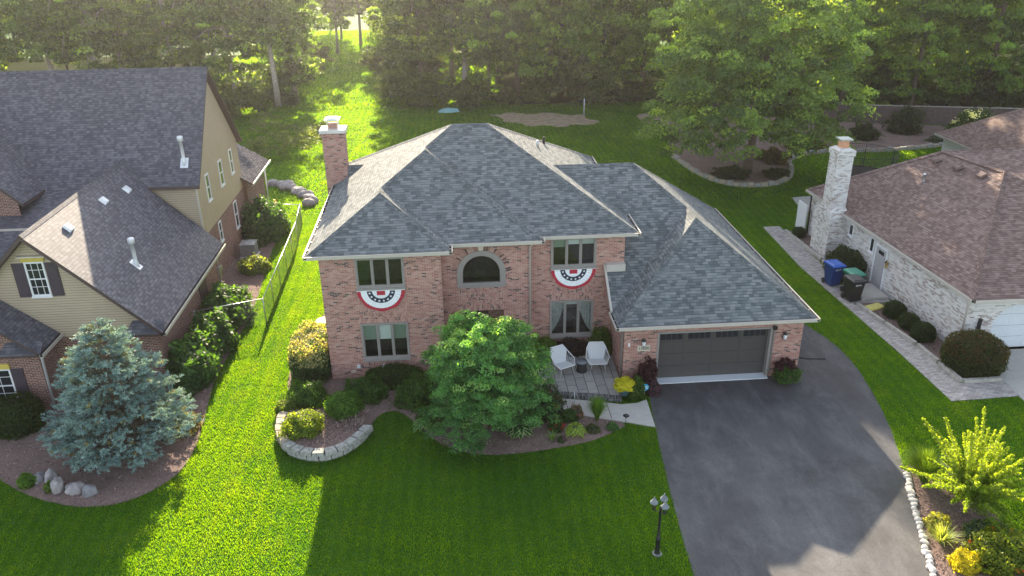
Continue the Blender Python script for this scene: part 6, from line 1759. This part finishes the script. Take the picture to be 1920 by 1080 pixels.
# blue spruce
def spruce(loc, H, Rb):
    t = thing('blue_spruce', 'broad blue green spruce in the mulch bed before the siding house', 'tree', loc)
    rg = np.random.default_rng(31); Ps = []; Ds = []; Cs = []; mb = MB()
    mb.tube([loc, (loc[0], loc[1], H * .6), (loc[0], loc[1], H)], [.17, .1, .02], 'trunk_bark', 8)
    z = .25
    while z < H - .05:
        k = z / H; rad = Rb * (1 - k ** 1.25) ** .85 * (1 - .12 * (k < .1)) + .10
        nb = int(7 + 21 * rad / Rb)
        ph = rg.uniform(0, 6.28)
        for i in range(nb):
            a = ph + 2 * math.pi * (i + rg.uniform(-.3, .3)) / nb; L = rad * rg.uniform(.62, 1.16)
            d = np.array([math.cos(a), math.sin(a), 0]); sd_ = np.array([-math.sin(a), math.cos(a), 0])
            rise = rg.uniform(.0, .35) * (1 + k); b = np.array([loc[0], loc[1], z]); e = b + d * L + [0, 0, L * rise * .6]
            mb.tube([tuple(b), tuple((b + e) / 2 - [0, 0, .06 * L]), tuple(e)], [.03, .018, .006], 'trunk_bark', 4, False)
            # tufts along the outer part and on side twigs
            nt_ = int(9 + 15 * L / Rb)
            pads = [(rg.uniform(.82, 1.0), rg.uniform(-.16, .16)), (rg.uniform(.6, .85), rg.uniform(-.3, .3)), (rg.uniform(.45, .75), rg.uniform(-.35, .35))]
            ptint = rg.random()
            for j in range(nt_):
                ps, pw_ = pads[0 if rg.random() < .5 else rg.integers(1, 3)]
                p = b + (e - b) * ps + sd_ * pw_ * L * .7 + rg.normal(size=3) * np.array([.13, .13, .05]) * (.5 + .5 * L / Rb)
                s = ps
                dirv = unit((d * .8 + sd_ * rg.uniform(-.7, .7) + np.array([0, 0, rg.uniform(-.1, .55)]))[None])[0]
                m = 26; q = rg.uniform(0, 1, m)
                ax = p + dirv * (q * .20)[:, None]
                nd = unit(dirv * rg.uniform(.5, 1.2) + rg.normal(size=(m, 3)) * .62)
                Ps.append(ax); Ds.append(nd)
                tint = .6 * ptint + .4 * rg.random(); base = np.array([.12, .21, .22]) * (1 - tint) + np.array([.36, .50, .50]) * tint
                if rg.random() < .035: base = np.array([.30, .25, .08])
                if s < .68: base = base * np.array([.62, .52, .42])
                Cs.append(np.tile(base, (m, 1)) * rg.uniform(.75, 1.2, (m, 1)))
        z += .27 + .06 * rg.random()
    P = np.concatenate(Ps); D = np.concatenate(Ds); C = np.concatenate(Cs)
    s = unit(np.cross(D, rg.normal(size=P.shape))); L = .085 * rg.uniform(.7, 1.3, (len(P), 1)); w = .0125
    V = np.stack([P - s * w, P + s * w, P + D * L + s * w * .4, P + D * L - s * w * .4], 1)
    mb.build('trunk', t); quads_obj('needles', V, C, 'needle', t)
    return t
spruce((-7.3, -4.2, 0), 5.3, 2.55)
bush('dry_shrub', 'sparse brownish shrub at the lit edge of the bed right of the spruce', 'shrub', (-5.3, -3.3, 0), (.5, .7, .45), 1500, .05, (.10, .09, .04), (.24, .22, .09), 2, core=.4, seed=90)

# ================================================================ TREES
def make_tree(name, label, loc, H, rad, crown_z, r0, ncl, rcl, per, size, c0, c1, bark='trunk_bark', seed=1, group=None, limbs=18, low=-.55, shell=.45, layers=None, tip=None, tipfrac=0, lobes=.25, flat=.92, top=None, dense_top=False):
    t = thing(name, label, 'tree', loc, group)
    rg = np.random.default_rng(seed); Vs = []; Cs = []; ccs = []
    for (cz, r_, h_, n_) in (layers or [(crown_z, 1.0, 1.0, 1.0)]):
        V, C, cc = clump_crown((loc[0], loc[1], loc[2] + cz), (rad[0] * r_, rad[1] * r_, rad[2] * h_), int(ncl * n_), rcl, per, size, c0, c1, rg, low=low, shell=shell, lobes=lobes, tip_lit_col=tip, tipfrac=tipfrac, flat=flat, upb=.25)
        Vs.append(V); Cs.append(C); ccs.append(cc)
    if top:    # the high crown above the frame: coarser leaf clusters
        for cz in np.arange(14.5, top - 1.5, 3.4):
            k = 1.0 - .45 * (cz - 14) / max(1, top - 14)
            V, C, cc = clump_crown((loc[0], loc[1], loc[2] + cz), (rad[0] * k, rad[1] * k, 2.4), 42 if dense_top else 22, 1.2, 40 if dense_top else 28, .32, c0, c1, rg, low=-.8, shell=.3, lobes=lobes)
            Vs.append(V); Cs.append(C)
    mb = MB(); limb_mesh(mb, loc, (loc[0] + rg.normal() * .3, loc[1], loc[2] + H * .85), r0, np.concatenate(ccs), limbs, rg, bark, .5)
    mb.build('trunk', t); quads_obj('crown', np.concatenate(Vs), np.concatenate(Cs), 'leaf', t)
    return t
# big tree of the right garden
make_tree('big_maple', 'big broad maple in the walled mulch bed behind the ranch house', (28.5, 28.2, 0), 14, (8.0, 6.8, 5.5), 8.5, .36, 560, .95, 120, .145, (.05, .105, .035), (.22, .33, .09), 'trunk_bark', 101, limbs=46, tip=(.36, .50, .12), tipfrac=.2,
          layers=[(4.8, .95, .62, .42), (8.2, .98, .75, .45), (11.5, .8, .8, .4)], low=-.7, shell=.5, lobes=.2)  # tip clumps put the sunlit yellow-green glow into the leaf colour
# woodland prototypes (each a thing, then copied)
G0, G1 = (.035, .08, .022), (.20, .31, .07)
wood = []
specs = [((-30, 62), 21, (4.6, 4.6, 6.0), 9.0, .26, G0, G1, 'trunk_pale'), ((-20.5, 64), 21, (4.0, 4.2, 6.6), 9.8, .32, (.045, .08, .03), (.19, .29, .08), 'trunk_pale'),
         ((10, 59), 25, (4.4, 4.4, 6.2), 7.6, .2, (.04, .075, .025), (.17, .25, .07), 'trunk_bark'), ((40, 56), 26, (5.2, 5.2, 6.8), 9.2, .28, (.05, .11, .025), (.24, .36, .07), 'trunk_bark')]
def side_label(x, y):
    if x < -12: return ('tall broadleaf tree in the shaded woods behind the siding house', 'trees of the woods behind the siding house')
    if x < 29: return ('broadleaf tree in the hazy woods behind the brick house', 'trees of the woods behind the brick house')
    return ('yellow green broadleaf tree behind the board fence on the right', 'trees behind the board fence')
for i, ((x, y), H, rad, cz, r0, c0, c1, bk_) in enumerate(specs):
    lb, gp_ = side_label(x, y)
    wood.append(make_tree('woodland_tree', lb, (x, y, 0), H, rad, cz, r0, 118, 1.05, 88, .20, c0, c1, bk_, 120 + i, gp_, limbs=22, low=-.8, shell=.3, layers=[[(3.8, .7, .4, .26), (7.4, 1.0, .55, .55), (11.0, 1.0, .6, .6)], [(8.0, .85, .5, .5), (11.5, 1.0, .6, .7)], [(5.0, .8, .4, .35), (8.2, 1.05, .62, .65), (12.0, .9, .6, .4)], [(4.2, .95, .5, .5), (8.5, 1.05, .62, .65), (12.0, 1.0, .6, .4)]][i], top=H, dense_top=(i == 3), tip=(.34, .50, .10), tipfrac=.16))  # yellow-green clumps are sunlit leaves painted by colour
rw_ = random.Random(9)
spots = []
for x in range(-78, -10, 6): spots.append((x + rw_.uniform(-1.6, 1.6), 57.5 + (max(0, (-x - 14)) * .02) + rw_.uniform(-1.5, 3) + (6 if x > -16 else 0), (0, 1)))
for x in range(-86, -14, 9): spots.append((x + rw_.uniform(-2, 2), 70 + rw_.uniform(-3, 3) , (0, 1)))
for x in range(-96, -16, 13): spots.append((x + rw_.uniform(-2, 2), 86 + rw_.uniform(-3, 3), (0, 1, 2)))
for x in (2.5, 7.5, 13, 18, 23, 28.5): spots.append((x + rw_.uniform(-.8, .8), 61.0 + rw_.uniform(-1.2, 1.5), (2, 2, 1) if x < 9 else (3,)))
for x in (0.5, 6.5): spots.append((x + rw_.uniform(-1, 1), 70 + rw_.uniform(-2, 2), (1, 2)))
for x in (10.5, 15.5, 20.5, 26, 32): spots.append((x + rw_.uniform(-1, 1), 67.5 + rw_.uniform(-1, 1), (3,)))
for x in (-3.5, 6, 17, 28, 38): spots.append((x + rw_.uniform(-1, 1), 84 + rw_.uniform(-2, 2), (0, 2)))
for x in range(-20, 60, 14): spots.append((x + rw_.uniform(-2, 2), 103 + rw_.uniform(-3, 3), (0, 2, 3)))
for x in range(-90, 110, 9): spots.append((x + rw_.uniform(-2, 2), 150 + rw_.uniform(-3, 3), (0, 2, 3)))
for x, y in ((35, 55), (47, 52.5), (53, 50), (59, 47.5), (66, 44.5), (74, 43), (38, 66), (46, 63), (55, 60), (64, 57), (73, 54), (82, 50), (45, 77), (58, 74), (70, 70), (84, 64), (52, 90), (68, 86), (84, 80)): spots.append((x + rw_.uniform(-1, 1), y + rw_.uniform(-1, 1), (3, 3, 2) if y < 68 else (3, 0)))
spots.append((-13.0, 58.5, (1,)))
keep_ = [(-19, 104), (-12.5, 114), (-4, 99), (2, 108), (-7, 128), (-16, 128), (6, 124), (-8.5, 106), (-11, 96), (-1, 90), (-15, 90), (-3, 118), (-21, 118)]
for p in keep_: spots.append((*p, (0, 1)))
for x, y, ks in spots:
    if any(math.hypot(x - w.location.x, y - w.location.y) < 2.2 for w in wood): continue
    w = wood[rw_.choice(ks)]
    s = rw_.uniform(.85, 1.2) * (1.0 if y < 76 else .72)
    if 9 < x < 30 and y < 69: s = 1.125 if x < 15 else (1.2 if x < 20 else .95)
    if y > 78 and -26 < x < 22 and (x, y) not in keep_: continue
    if x < -8 and y < 76: s = min(s, 1.0)
    lb, gp_ = side_label(x, y)
    copy_tree(w, (x, y, 0), rw_.uniform(0, 6.28), (s, s, s * rw_.uniform(.9, 1.15)), lb, gp_)
fl_ = [smooth_poly([(-140, 52.5), (-40, 52.0), (-17, 54), (-12.5, 62), (-12.0, 75), (-11.5, 92), (-12, 98), (-140, 104)], 1), smooth_poly([(0.2, 57.5), (6, 56), (16, 55.5), (28, 53.5), (31.5, 53), (46, 44), (58, 41), (76, 36.5), (140, 30), (140, 92), (40, 98), (-7, 96), (-6.5, 90), (-1, 74)], 1)]
for p in fl_: sheet(p, .01, 'leaf_litter', 'woodland_floor')
# understorey bushes at the wood's edge
us = []
for i, (c0, c1) in enumerate([((.045, .08, .03), (.13, .19, .06)), ((.04, .065, .03), (.11, .15, .06))]):
    rg = np.random.default_rng(150 + i)
    V, C, cc = clump_crown((0, 0, 1.1), (2.6, 2.0, 1.7), 60, .75, 70, .16, c0, c1, rg, low=-.5, shell=.3)
    o = quads_obj('undergrowth_bush', V, C, 'leaf'); us.append(o)
ul = [(x, 53.5 + rw_.uniform(-.8, 1.5) + (5 if x > -15 else 0)) for x in np.arange(-70, -12, 3.4)] + [(-13.5, 66), (-13.5, 73), (-13, 80), (-13.2, 88)] + [(x, 56.3 + rw_.uniform(-.6, 1.2)) for x in np.arange(2.5, 32, 3.1)] + [(1.0, 59), (.5, 64.5), (.2, 70), (-2.5, 78), (-5, 86)] + [(x, 60.5 + rw_.uniform(-.6, 2)) for x in np.arange(3, 34, 6)] + [(x, 60 + rw_.uniform(-2, 2)) for x in np.arange(-74, -14, 3.5)] + [(x, 64 + rw_.uniform(-2, 2)) for x in np.arange(-80, -16, 4)] + [(x, 68 + rw_.uniform(-2, 2)) for x in np.arange(-78, -14, 6)] + [(x, 76 + rw_.uniform(-3, 3)) for x in np.arange(-2, 34, 5)] + [(x, 57.5 - (x - 30) * .38 + rw_.uniform(0, 3)) for x in np.arange(32, 80, 4)] + [(x, 64 - (x - 30) * .36 + rw_.uniform(0, 3)) for x in np.arange(32, 84, 5)]
for k, (x, y) in enumerate(ul):
    if x < -12: lb, gp_ = 'low leafy undergrowth bush in the woods behind the siding house', 'undergrowth behind the siding house'
    elif x > 31: lb, gp_ = 'low leafy undergrowth bush behind the board fence', 'undergrowth behind the board fence'
    else: lb, gp_ = 'low leafy undergrowth bush in the woods behind the brick house', 'undergrowth behind the brick house'
    o = us[k % 2] if k < 2 else us[k % 2].copy()
    if k >= 2: col.objects.link(o)
    o.location = (x, y, 0); o.rotation_euler = (0, 0, rw_.uniform(0, 6)); s = rw_.uniform(.55, 1.35); o.scale = (s, s, s * rw_.uniform(.7, 1.5))
    tag(o, lb, 'bush', gp_)
# vegetable patch and rough planting at the back left
for i, (x, y, r, lb) in enumerate([(-11.5, 45.5, (2.2, 2.0, 1.3), 'tall weedy bush of the rough garden patch, farthest left'), (-9.0, 43, (2.0, 2.0, 1.0), 'leafy bush in the middle of the rough garden patch'), (-7.6, 38.5, (2.6, 2.4, 1.5), 'wispy bush of the rough garden patch just behind the row of boulders'),
        (-6.8, 46, (1.4, 1.3, .8), 'small bush of the rough garden patch, nearest the brick chimney'), (-10.5, 36.5, (1.8, 1.8, 1.2), 'loose bush behind the rear wing of the siding house')]):
    rg = np.random.default_rng(160 + i); V, C, cc = clump_crown((x, y, r[2] * .6), r, 46, .5, 46, .085, (.06, .10, .03), (.18, .24, .08), rg, low=-.4, shell=.2)
    o = quads_obj('garden_bush', V, C, 'leaf', None, (x, y, 0)); tag(o, lb, 'bush', 'bushes of the rough garden patch')
# bed behind ranch house: stone edging wall, small plants
sw = thing('stone_edging', 'low curved stone wall round the bed of the big maple', 'garden wall', (28.5, 25, 0))
sp_ = smooth_poly([(24.0, 33.5), (24.3, 30.5), (24.6, 28.2), (25.59, 25.75), (27.24, 24.63), (29.4, 24.8), (31.2, 26.2), (32.3, 28.5), (32.9, 31.0), (34.6, 32.6), (37.75, 33.4), (41.12, 32.9), (45.24, 33.4), (49, 34.4)], 1, False)
kk_ = 0
for a, b in zip(sp_[:-1], sp_[1:]):
    n = max(1, round(math.dist(a, b) / .62)); A = Vector((*a, 0)); d = Vector((b[0] - a[0], b[1] - a[1], 0)); L = d.length / n; d.normalize()
    for i in range(n):
        kk_ += 1
        if kk_ > 96: break
        mb = MB(A + d * (L * i), d, Vector((-d.y, d.x, 0))); mb.box(.015, L - .015, -.14, .16, 0, .26 + .05 * (kk_ % 3), 'block_tan' if kk_ % 2 else 'block_stone', .02); mb.build('stone_block', sw)
for i, (x, y, r, cc_, lb) in enumerate([(27.0, 27.5, (1.2, .9, .5), 0, 'low dark plants at the front left of the maple bed'), (30.5, 27.0, (.9, .8, .45), 0, 'clump of low plants right of the maple trunk'), (32.0, 31.5, (1.1, 1.4, .6), 1, 'reddish brown plants along the stone edging right of the maple'),
        (42.5, 37.5, (1.1, 1.0, 1.0), 0, 'round dark shrub in front of the board fence, farther left'), (47.2, 39.2, (1.5, 1.3, 1.6), 0, 'tall dark arborvitae in front of the board fence'), (49.5, 35.5, (1.8, .7, .45), 2, 'blue grey low planting by the ranch house lawn'),
        (36.0, 35.0, (1.6, 1.0, .6), 1, 'brownish perennials behind the trampoline')]):
    c0, c1 = [((.02, .035, .02), (.05, .085, .035)), ((.06, .05, .02), (.13, .12, .05)), ((.05, .08, .07), (.12, .17, .14))][cc_]
    bush('bed_plants', lb, 'shrub', (x, y, 0), r, 2400, .11, c0, c1, 2, lump=.25, seed=180 + i, group='plants of the rear right bed')
bush('white_hydrangea', 'shrub covered in white blooms behind the ranch house roof', 'shrub', (51.0, 35.3, 0), (1.8, 1.3, 2.0), 5200, .12, (.03, .07, .02), (.09, .16, .04), 2, lump=.2, seed=190, flowers=(34, (.85, .86, .80), .26))

# ================================================================ GRASS BLADES
EXCL = [drive_poly, bedA, walk_poly, patio_poly, bedB, bedC, bedD, bedR, paver_poly, ndrive, soilp, soilp2, padp,
        [(0, 0), (5, 0), (5, 1), (13, 1), (13, 13), (0, 13)], [(12.3, -1.6), (20.3, -1.6), (20.3, 12), (12.3, 12)], [(-40, 0), (-7.0, 0), (-7.0, 23.8), (-40, 23.8)], [(27.7, 15), (28.2, -.5), (60, -.5), (60, 27), (43, 27), (43, 15)]]
def blades(n, x0, x1, y0, y1, h, w, seed, base=0.0):
    rg = np.random.default_rng(seed)
    X = rg.uniform(x0, x1, n); Y = rg.uniform(y0, y1, n)
    wob = rg.normal(size=n) * .05
    ok = np.ones(n, bool)
    for p in EXCL: ok &= ~in_poly(X + wob, Y + wob, p)
    # keep to what a camera near the photo's can see
    dx, dy = X - 5.68, Y + 30.73
    ang = np.degrees(np.arctan2(dx, dy)) - 4.19
    ok &= (np.abs(ang) < 42)
    X, Y = X[ok], Y[ok]; n = len(X)
    f = (np.sin(X * .9 + 1.3 * np.sin(Y * .5)) * np.sin(Y * .8 + 1.1 * np.sin(X * .6)) + .6 * np.sin(X * 2.7 + Y * 1.9) * np.sin(Y * 3.1 - X * 1.2)) * .5
    stripe = 0.15 * np.sin(X * math.pi / .27 + .9 * np.sin(Y * .5) + 1.5 * np.sin(X * .35)) + .12 * np.sin(X * .75 + Y * .22) + .16 * np.sin(X * 9.1 + 3 * np.sin(Y * 4.3)) * np.sin(Y * 7.7 + 2.5 * np.sin(X * 5.1))
    a = rg.uniform(0, 2 * math.pi, n); tl = rg.uniform(.1, .65, n)
    H = h * rg.uniform(.6, 1.25, n) * (1 + .25 * f)
    dr = np.stack([np.cos(a), np.sin(a), 0 * a], 1); sd_ = np.stack([-np.sin(a), np.cos(a), 0 * a], 1)
    b = np.stack([X, Y, np.full(n, base)], 1)
    W = w * rg.uniform(.7, 1.3, n)
    tip = b + dr * (H * tl)[:, None] + np.array([0, 0, 1]) * (H * (1 - .35 * tl))[:, None]
    V = np.stack([b - sd_ * W[:, None], b + sd_ * W[:, None], tip], 1)
    t = np.clip(.5 + .35 * f + stripe + rg.normal(size=n) * .20, 0, 1)[:, None]
    C = np.array([.010, .080, .013]) * (1 - t) + np.array([.027, .140, .020]) * t
    thin = np.clip((np.sin(X * 1.7 + 2 * np.sin(Y * .9)) * np.sin(Y * 1.3 + 1.7 * np.sin(X * .8)) - .45) * 2.2, 0, 1)
    trk = np.exp(-((X + 2.75 + .12 * np.sin(Y * .4)) / .16) ** 2) + np.exp(-((X + 1.45 + .12 * np.sin(Y * .4)) / .14) ** 2) * .7
    k_ = np.clip(thin * .45 + trk * .5 * (X < 0), 0, .7)[:, None] * rg.random((n, 1))
    C = C * (1 - k_) + np.array([.040, .155, .055]) * k_
    dry = rg.random(n) < .006; C[dry] = np.array([.05, .14, .05])
    return V, C
parts = [blades(1750000, -15, 30, -14.5, 22, .072, .0138, 301), blades(420000, -30, 52, 22, 56, .14, .035, 302), blades(120000, -26, 12, 56, 125, .25, .08, 303)]
for V, C in parts:
    o = quads_obj('grass', V, C, 'grass', n=3); o['kind'] = 'stuff'; o['label'] = 'short mown green grass blades of the lawns'; o['category'] = 'grass'

# ================================================================ HAZE (added volume, also standing in for the sun's glare)
HZ = dict(d=0.00033, g=0.78)
mh = bpy.data.materials.new('haze_air'); mh.use_nodes = True; nt = mh.node_tree
nt.nodes.remove(nt.nodes['Principled BSDF'])
pv = nt.nodes.new('ShaderNodeVolumePrincipled'); pv.inputs['Color'].default_value = (.93, .90, .92, 1); pv.inputs['Density'].default_value = HZ['d']; pv.inputs['Anisotropy'].default_value = HZ['g']
nt.links.new(pv.outputs[0], nt.nodes['Material Output'].inputs['Volume'])
MATS['haze_air'] = mh
mb = MB(); mb.box(-150, 150, -60, 175, -1, 34, 'haze_air'); hz = mb.build('haze'); hz['kind'] = 'stuff'; hz['label'] = 'thin added haze in the air, also standing in for veiling sun glare'; hz['category'] = 'haze'
